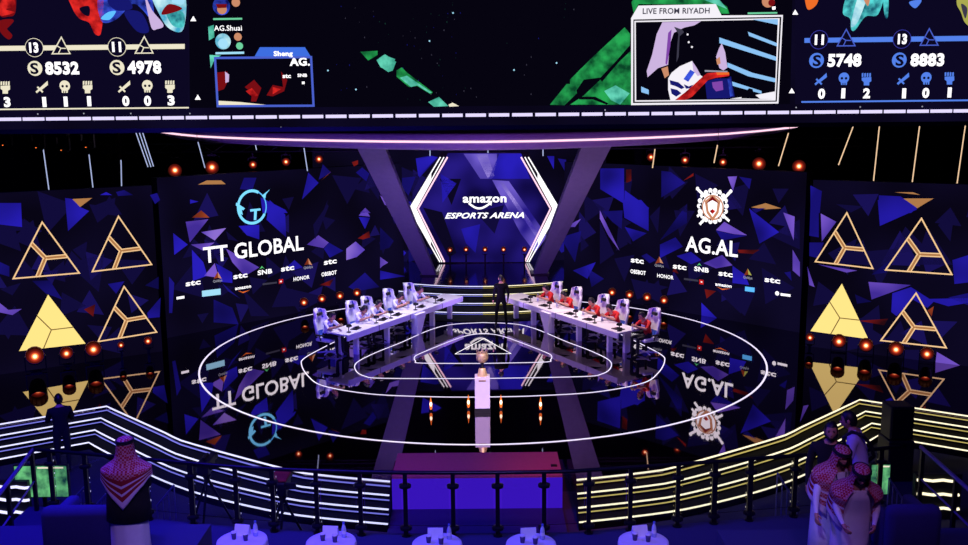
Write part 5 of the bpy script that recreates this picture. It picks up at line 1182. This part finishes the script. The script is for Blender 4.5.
for s, lab, px2 in ((-1, 'violet side handrail running back from the left end of the glass railing', [(33, 449.5), (0, 493)]), (1, 'violet side handrail running back from the right end of the glass railing', [(921, 447), (966, 487)])):
    a, c = P(*px2[0], RZ), P(*px2[1], RZ); c2 = c + (c - a) * .6
    r = thing('side_handrail', (a.x, a.y, .2), lab, 'handrail', 'side handrails')
    MB().tube([a, c, c2], .035, MT['railp'], 8).build('top_rail', r, True)
    for t in (.03, .5, 1.0):
        p = a.lerp(c2, t); MB().box((p.x, p.y, (.2 + RZ) / 2), (.06, .06, RZ - .2), MT['rail']).build('post', r)
    MB().tube([Vector((q.x, q.y, .75)) for q in (a, c2)], .018, MT['railp'], 6).build('middle_rail', r, True)

# ------------------------------------------------------------------ lower floor furniture
for nm_, x0, x1, ys_, mt_ in (('left', -6, 30, (487, 499.5, 512), 'ledb'), ('right', 916, 960, (480, 494, 508), 'ledw')):  # added panels: their glowing strips stand in for reflections in the side glass
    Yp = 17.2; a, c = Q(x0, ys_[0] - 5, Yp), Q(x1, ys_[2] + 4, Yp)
    r = thing('glass_reflection_panel', ((a.x + c.x) / 2, Yp, -.7), f'added black panel, three glowing strips standing in for glass reflections beyond the {nm_} side handrail', 'panel', 'panels standing in for glass reflections')
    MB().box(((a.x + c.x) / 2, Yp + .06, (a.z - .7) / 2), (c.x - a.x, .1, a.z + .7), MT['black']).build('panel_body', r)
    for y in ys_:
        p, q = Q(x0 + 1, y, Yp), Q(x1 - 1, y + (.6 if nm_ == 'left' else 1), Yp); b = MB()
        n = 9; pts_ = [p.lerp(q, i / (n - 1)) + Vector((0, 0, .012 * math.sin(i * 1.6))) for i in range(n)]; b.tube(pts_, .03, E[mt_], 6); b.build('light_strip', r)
def monitor(x0, y0, x1, y1, Yp, lab):
    a, c = Q(x0, y0, Yp), Q(x1, y1, Yp); cx, cz = (a.x + c.x) / 2, (a.z + c.z) / 2
    r = thing('monitor', (cx, Yp, -.7), lab, 'monitor', 'floor monitors')
    MB().box((cx, Yp + .05, cz), (c.x - a.x + .05, .08, a.z - c.z + .05), MT['black'], bev=.01).build('housing', r)
    MB().box((cx, Yp, cz), (c.x - a.x, .012, a.z - c.z), E['mapn']).box((cx + (c.x - a.x) * .2, Yp - .008, a.z - .03), ((c.x - a.x) * .5, .006, .03), E['cream']).build('screen', r)
    MB().box((cx, Yp + .08, (c.z - .7) / 2), (.06, .06, c.z + .7), MT['rig']).box((cx, Yp + .08, -.685), (.4, .3, .03), MT['rig']).build('stand', r)
monitor(14, 466.5, 68.5, 496.5, 17.6, 'wide floor monitor with green game map and pale bar, at left behind the railing'); monitor(872, 465, 888.5, 494, 17.6, 'narrow floor monitor with green game map, right of the bending men')
def stair_rail(px, Yp, lab, n=5):
    a, c = Q(*px[0], Yp), Q(*px[1], Yp - .0); r = thing('stair_railing', ((a.x + c.x) / 2, Yp, -.7), lab, 'railing', 'thin stair railings')
    MB().tube([a, c], .02, MT['steel'], 6).build('handrail', r)
    for i in range(n):
        p = a.lerp(c, i / (n - 1)); MB().tube([p, Vector((p.x, p.y, -.7))], .012, MT['steel'], 5).build('baluster', r)
stair_rail([(61, 512), (86.5, 485)], 16.8, 'thin pale stair railing sloping beside the wide left monitor'); stair_rail([(91, 511), (106, 494)], 16.8, 'thin pale stair railing just left of the man in red checked headscarf', 4); stair_rail([(157, 506), (174, 485)], 16.8, 'thin pale stair railing just right of the man in red checked headscarf', 4)
stair_rail([(777.5, 473), (797.5, 505)], 16.8, 'thin yellowish stair railing left of the bending men', 5); stair_rail([(889, 478), (906, 504)], 16.8, 'thin yellowish stair railing right of the bending men', 5)
def vcam(p, lab, cloth):
    r = thing('video_camera', p, lab, 'camera', 'video cameras on tripods')
    for k in range(3):
        w = 2 * math.pi * k / 3 + .5; MB().tube([p + Vector((0, 0, .95)), p + Vector((.42 * math.cos(w), .42 * math.sin(w), 0.02))], [.03, .02], MT['rig'], 6).build('tripod_leg', r)
    MB().lathe([(.06, .93), (.09, 1.0), (.05, 1.06)], MT['rig'], p, 12).build('tripod_head', r)
    MB().box(p + Vector((0, 0, 1.2)), (.22, .5, .26), MT['black'], bev=.03).lathe([(.07, 0), (.075, .2), (.09, .26)], MT['black'], p + Vector((0, .25, 1.2)), 14, Matrix.Rotation(math.radians(-90), 3, 'X')).build('camera_body', r)
    MB().box(p + Vector((.2, -.2, 1.25)), (.18, .05, .12), MT['black'], bev=.01).build('viewfinder', r)
    MB().tube([p + Vector((0, -.1, 1.02)), p + Vector((.12, -.55, .9))], .014, MT['rig'], 6).build('pan_bar', r)
    if cloth: MB().box(p + Vector((-.02, -.02, 1.36)), (.3, .45, .06), MT['redcap'], bev=.025).build('rain_cover', r)
    else: MB().box(p + Vector((0, 0, 1.37)), (.05, .3, .05), MT['rig'], bev=.01).build('carry_handle', r)
vcam(Vector((Q(283, 500, 16.3).x, 16.3, -.7)), 'video camera on tripod with red cloth on top, before the left steps', True); vcam(Vector((Q(207, 480, 17.3).x, 17.3, -.7)), 'black video camera on tripod, left of the one with red cloth', False)
xx = Q(896, 440, 19.4).x; r = thing('loudspeaker_stack', (xx, 19.4, -.7), 'tall black loudspeaker stack before the right steps', 'loudspeaker')
MB().box((xx, 19.4, -.25), (.54, .6, .9), MT['black'], bev=.03).build('bass_cabinet', r); MB().box((xx, 19.4, .57), (.5, .5, .72), MT['black'], bev=.03).build('top_cabinet', r)
MB().box((xx, 19.13, .57), (.44, .02, .64), MT['rig']).build('grille', r)

# ------------------------------------------------------------------ tables, chairs, sofas
def make_table():
    r = thing('round_table', (0, 0, 0), 'x', 'table')
    n = 36; rows = []
    for rad, z in ((.001, .86), (.2, .86), (.33, .86), (.355, .852), (.365, .8), (.37, .6), (.38, .4), (.39, .12)):
        rows.append([Vector((rad * math.cos(w) * (1 + (.035 * math.sin(9 * w) if z < .7 else 0)), rad * math.sin(w) * (1 + (.035 * math.sin(9 * w) if z < .7 else 0)), z)) for w in [2 * math.pi * k / n for k in range(n)]])
    sheet(rows, n, lambda t, u: MT['cloth'], True, .008).build('tablecloth', r, True, True)
    MB().tube([(0, 0, .02), (0, 0, .84)], .04, MT['rig'], 10).lathe([(.22, 0), (.2, .03)], MT['rig'], n=16).build('pedestal', r, False, True); return r
def make_card():
    r = thing('menu_card', (0, 0, 0), 'x', 'card'); MB().hexa([Vector((-.11, -.06, 0)), Vector((.11, -.06, 0)), Vector((.11, .06, 0)), Vector((-.11, .06, 0))], [Vector((-.11, -.012, .15)), Vector((.11, -.012, .15)), Vector((.11, .012, .15)), Vector((-.11, .012, .15))], MT['card']).build('folded_card', r, False, True); return r
def make_cup():
    r = thing('paper_cup', (0, 0, 0), 'x', 'cup'); MB().lathe([(.03, 0), (.04, .1), (.034, .1), (.026, .01)], MT['cup'], n=14).build('cup', r, True, True); MB().lathe([(.042, .098), (.04, .11), (.03, .115)], MT['card'], n=14).build('lid', r, True, True); return r
def make_tub():
    r = thing('tub_chair', (0, 0, 0), 'x', 'chair'); MB().lathe([(.27, .36), (.29, .4), (.28, .46), (.1, .48)], MT['tub'], n=18).build('seat', r, True, True)
    rows = []; n = 19
    for z, ra in ((.3, .27), (.5, .31), (.7, .325), (.8, .32)):
        rows.append([Vector((ra * math.sin(a), -ra * math.cos(a), z - (.12 if abs(a) > 1.4 and z > .6 else 0))) for a in [-1.75 + 3.5 * k / (n - 1) for k in range(n)]])
    sheet(rows, n, lambda t, u: MT['tub'], False, .06).build('backrest', r, True, True)
    for sx_ in (-1, 1):
        for sy_ in (-1, 1): MB().tube([(sx_ * .2, sy_ * .2, .38), (sx_ * .24, sy_ * .24, 0)], [.02, .014], MT['rig'], 6).build('leg', r, False, True)
    return r
tabP, cardP, cupP, tubP = make_table(), make_card(), make_cup(), make_tub(); index_kids()
tn = ['leftmost of the five, beside the thick railing post', 'second, below the blue ring reflection', 'third, before the left half of the violet panel', 'fourth, before the right half of the violet panel', 'rightmost of the five, before the yellow-lit steps']
short = ['leftmost', 'second', 'middle', 'fourth', 'rightmost']
for i, (x, y) in enumerate([(242, 539.5), (331, 541), (437, 543), (531, 543), (643.5, 540.5)]):
    p = P(x, y, 1.06); t0 = Vector((p.x, p.y, .2))
    put(tabP, t0, .3 * i, f'round white-clothed table {tn[i]}', 'round audience tables')
    T_ = Vector((p.x, p.y, 1.06))
    put(botP, T_ + Vector((.17, .12, 0)), 0, f'water bottle on the {short[i]} round white table', 'water bottles on the round tables')
    put(cardP, T_ + Vector((-.03, .17, 0)), .1 * (i - 2), f'white folded card on the {short[i]} round white table', 'folded cards on the round tables')
    put(cupP, T_ + Vector((-.12, .02, 0)), 0, f'dark paper cup left on the {short[i]} round white table', 'paper cups on the left of the round tables')
    put(cupP, T_ + Vector((.06, -.03, 0)), 0, f'dark paper cup in the centre of the {short[i]} round white table', 'paper cups in the centre of the round tables')
for x, lab in ((290, 'black tub chair between the first two round tables'), (482, 'black tub chair between the third and fourth round tables'), (588, 'black tub chair between the fourth and last round tables')):
    p = P(x, 562, .95); put(tubP, Vector((p.x, p.y, .2)), 0, lab, 'black tub chairs')
def sofa(c, w, lab):
    r = thing('armchair', c, lab, 'armchair', 'blue-lit armchairs'); b = MB()
    b.box(c + Vector((0, .1, .24)), (w, .75, .3), MT['sofa'], bev=.05); b.build('seat', r, True)
    MB().box(c + Vector((0, -.33, .42)), (w, .24, .66), MT['sofa'], bev=.11).build('backrest', r, True)
    for s in (-1, 1):
        MB().box(c + Vector((s * (w / 2 - .07), .1, .32)), (.16, .75, .5), MT['sofa'], bev=.06).build('armrest', r, True)
        for dy in (-.35, .4): MB().tube([c + Vector((s * (w / 2 - .1), dy, .12)), c + Vector((s * (w / 2 - .08), dy, 0))], .02, MT['rig'], 6).build('leg', r)
sofa(Vector((-4.95, 11.45, 1.6)), 1.02, 'blue-lit armchair left of the man in red checked headscarf'); sofa(Vector((5.42, 11.6, 1.45)), .7, 'blue-lit armchair at the far right beyond the bending men')

# ------------------------------------------------------------------ standing people
def person(loc, rz, lab): return thing('person', loc, lab, 'person', None, rz)
# man seen from behind: red checked headscarf, black jacket, white robe
J = dict(STAND); J.update(el=(.25, .04, 1.12), wr=(.13, .28, 1.08), sh=(.18, -.01, 1.345), up=(0, 0, 1.35))
r = person((Q(126, 470, 10.9).x, 10.9, 1.6), .05, 'man seen from behind in red checked headscarf, black jacket and white robe'); r.scale = (.97, .97, .96)
figure_mesh(J, dressed('jacket', 'jacket', 'thobe'), .7, 1.08).build('body', r, True, True)
hair_mesh(Vector(J['head']), 0, 0, MT['hair']).build('hair', r, True, True)
robe([(1.3, .2, .15, 0), (1.0, .22, .17, 0), (.8, .225, .175, 0), (.4, .235, .19, 0), (.1, .25, .2, 0)], MT['thobe']).build('robe', r, True, True)
robe([(1.42, .12, .1, 0), (1.36, .2, .14, 0), (1.28, .235, .165, 0), (1.1, .25, .17, 0), (.95, .265, .185, 0), (.7, .275, .195, 0)], MT['jacket'], None, .004).build('jacket', r, True, True)
ghutra(1.63, .9, 1.27, 112).build('headscarf', r, True, True); agal(1.63).build('head_cord', r, True, True)
# two men in red headscarves bending forward at the right
def leaning(loc, rz, lab, ang, armL, armR, tilt, badge):
    bd = bender(.95, ang); J = dict(STAND); J.update(ht=tilt, sh=(.18, -.01, 1.345), up=(0, 0, 1.35))
    J['elL'], J['wrL'] = armL; J['elR'], J['wrR'] = armR
    r = person(loc, rz, lab); r.scale = (.97, .97, .955 if badge else .935)
    figure_mesh(J, dressed('thobe', 'thobe', 'thobe'), .5, 1.05, bd).build('body', r, True, True)
    hair_mesh(Vector(J['head']), tilt, 0, MT['hair'], bd, True).build('hair', r, True, True)
    robe([(1.42, .1, .09, 0), (1.36, .19, .135, 0), (1.28, .23, .16, 0), (1.1, .24, .165, 0), (.95, .235, .17, 0), (.6, .24, .19, 0), (.1, .26, .21, 0)], MT['thobe'], bd, .006).build('robe', r, True, True)
    ghutra(1.63, .82, 1.12, 147, bd, True).build('headscarf', r, True, True); agal(1.63, bd).build('head_cord', r, True, True)
    if badge:
        mb = MB(); mb.tube([(-.07, .1, 1.44), (-.05, .17, 1.3), (0, .185, 1.1)], .006, MT['strap'], 5).tube([(.07, .1, 1.44), (.05, .17, 1.3), (0, .185, 1.1)], .006, MT['strap'], 5); mb.v = [bd(v) for v in mb.v]; q = mb.build('lanyard', r, False, True)
        mb = MB().box((0, .19, 1.04), (.1, .008, .13), MT['card']); mb.v = [bd(v) for v in mb.v]; mb.build('badge', q, False, True)
leaning((Q(831, 470, 11.1).x, 11.1, 1.45), math.pi + .2, 'bending man in red headscarf with white badge, leaning on the rail', .26, ((-.22, .16, 1.16), (-.2, .3, .98)), ((.3, .16, 1.15), (.36, .3, .92)), .12, True)
leaning((Q(852, 480, 10.75).x, 10.7, 1.45), math.pi - .1, 'bending man in red headscarf looking down, right of the man with badge', .36, ((-.24, .14, 1.14), (-.16, .36, .98)), ((.24, .14, 1.14), (.2, .36, .98)), -.25, False)
# man in pale shirt with a dark strap, behind them
J = dict(STAND); J.update(elL=(-.27, .1, 1.16), wrL=(-.25, .3, 1.05)); bd = bender(.95, .22)
r = person((Q(862, 440, 11.95).x, 11.95, 1.45), 1.1, 'man in pale shirt with dark shoulder strap, facing away behind the bending men')
figure_mesh(J, dressed('shirt', 'shirt', 'trous'), .5, 1.1, bd).build('body', r, True, True); hair_mesh(Vector(J['head']), 0, 0, MT['hair'], bd).build('hair', r, True, True)
mb = MB(); mb.tube([(.2, -.02, .95), (.14, -.16, 1.1), (.02, -.17, 1.28), (-.1, -.12, 1.44), (-.13, .0, 1.5), (-.1, .12, 1.42), (.05, .17, 1.22), (.19, .1, .98)], .028, MT['strap'], 6); mb.v = [bd(v) for v in mb.v]; mb.build('shoulder_strap', r, False, True)
J = dict(STAND); r = person((Q(829, 440, 11.6).x, 11.55, 1.45), math.pi * .9, 'dark-haired man in dark clothes standing behind the man with badge')
figure_mesh(J, dressed('jacket', 'jacket', 'trous'), .4, 1.05).build('body', r, True, True); hair_mesh(Vector(J['head']), 0, 0, MT['hair'], None, True).build('hair', r, True, True)
# figures in black on the lower floor and the stage
J = dict(STAND); J.update(wrL=(-.16, .32, 1.2), elL=(-.25, .1, 1.15), wrR=(.14, .32, 1.2), elR=(.25, .1, 1.15))
r = person((Q(62, 440, 20.0).x, 20.0, -.7), .5, 'person in black holding up a camera before the left steps'); r.scale = (1.04, 1.04, 1.04)
figure_mesh(J, dressed('jacket', 'jacket', 'trous'), .8, 1.15).build('body', r, True, True); hair_mesh(Vector(J['head']), 0, 0, MT['hair']).build('hair', r, True, True)
c = thing('handheld_camera', r.location + Matrix.Rotation(.5, 3, 'Z') @ Vector((0, .4, 1.33)), 'small dark camera held by the person in black at left', 'camera', None, .5)
MB().box((0, 0, 0), (.16, .09, .11), MT['gear'], bev=.015).build('camera_body', c, False, True); MB().lathe([(.04, 0), (.042, .1)], MT['phone'], (0, .04, 0), 12, Matrix.Rotation(math.radians(-90), 3, 'X')).build('camera_lens', c, True, True)
J = dict(STAND); J.update(kn=(.15, .02, .5), an=(.18, -.03, .09), toe=(.2, .12, .04), hip=(.1, 0, .9))
r = person((Q(501, 300, 31.2).x, 31.2, 0), .2, 'person all in black standing at the foot of the lit stairs')
figure_mesh(J, dressed('silh', 'silh', 'silh'), .4, 1.05).build('body', r, True, True); hair_mesh(Vector(J['head']), 0, 0, MT['hair']).build('hair', r, True, True)
# ------------------------------------------------------------------ light
def spot(name, loc, tgt, power, c, size, blend=.5, rad=.3):
    l = bpy.data.lights.new(name, 'SPOT'); l.energy = power; l.color = lin(c); l.spot_size = math.radians(size); l.spot_blend = blend; l.shadow_soft_size = rad
    o = bpy.data.objects.new(name, l); COL.objects.link(o); o.location = loc
    o.rotation_euler = (Vector(tgt) - Vector(loc)).to_track_quat('-Z', 'Y').to_euler(); return o
def area(name, loc, tgt, power, c, sx, sy):
    l = bpy.data.lights.new(name, 'AREA'); l.shape = 'RECTANGLE'; l.size = sx; l.size_y = sy; l.energy = power; l.color = lin(c)
    o = bpy.data.objects.new(name, l); COL.objects.link(o); o.location = loc
    o.rotation_euler = (Vector(tgt) - Vector(loc)).to_track_quat('-Z', 'Y').to_euler(); return o
for sg, nm_, c_ in ((-1, 'left', (240, 230, 255)), (1, 'right', (255, 230, 230))):
    spot('desk_key_' + nm_, (sg * 3.5, 27.9, 5.6), (sg * 3.7, 27.9, .8), 1150, c_, 95, .8)
    spot('desk_key_far_' + nm_, (sg * 1.7, 31.0, 5.2), (sg * 1.9, 31.0, .8), 750, c_, 85, .8)
spot('desk_side_right', (-3, 22.5, 5.8), (2.6, 28, .6), 700, (220, 170, 225), 36)
spot('desk_side_left', (3, 22.5, 5.8), (-2.6, 28, .6), 1500, (110, 80, 255), 36)
spot('plinth_key', (0, 12, 12), (0, 21.2, .95), 13000, (255, 226, 226), 9)
spot('beam_wash_left', (-6, 20, 3), (-4, 32, 5.8), 2600, (128, 72, 215), 60)
spot('beam_wash_right', (6, 20, 3), (4, 32, 5.8), 2600, (150, 84, 195), 60)
spot('pillar_wash_left', (0.5, 30, 1.0), (-3.3, 35, 3), 400, (140, 104, 250), 70)
spot('pillar_wash_right', (-0.5, 30, 1.0), (3.3, 35, 3), 400, (165, 125, 225), 70)
spot('box_top_red', (3, 12, 9), (1.7, 18, 0), 2600, (255, 90, 60), 22, 1.0)
spot('box_top_magenta', (-3, 12, 9), (-1.6, 18, 0), 1900, (190, 50, 190), 22, 1.0)
area('audience_blue', (0, 8.5, 11.5), (0, 12.5, .5), 280, (70, 46, 255), 12, 3)
area('lower_floor_blue', (-7, 13, 9), (-6.5, 18, -.7), 1500, (62, 40, 255), 7, 2)
spot('table_blue', (0, 4, 10), (0, 13, 1), 2600, (165, 150, 255), 50)
spot('terrace_blue_left', (-3, 5, 9), (-4, 10.6, 2.8), 620, (185, 135, 255), 34)
spot('terrace_blue_right', (3, 5, 9), (4.2, 10.8, 2.6), 520, (190, 130, 235), 34)
w = bpy.data.worlds.new('hall'); S.world = w; w.use_nodes = True
w.node_tree.nodes['Background'].inputs[0].default_value = (.010, .006, .03, 1); w.node_tree.nodes['Background'].inputs[1].default_value = 1.0
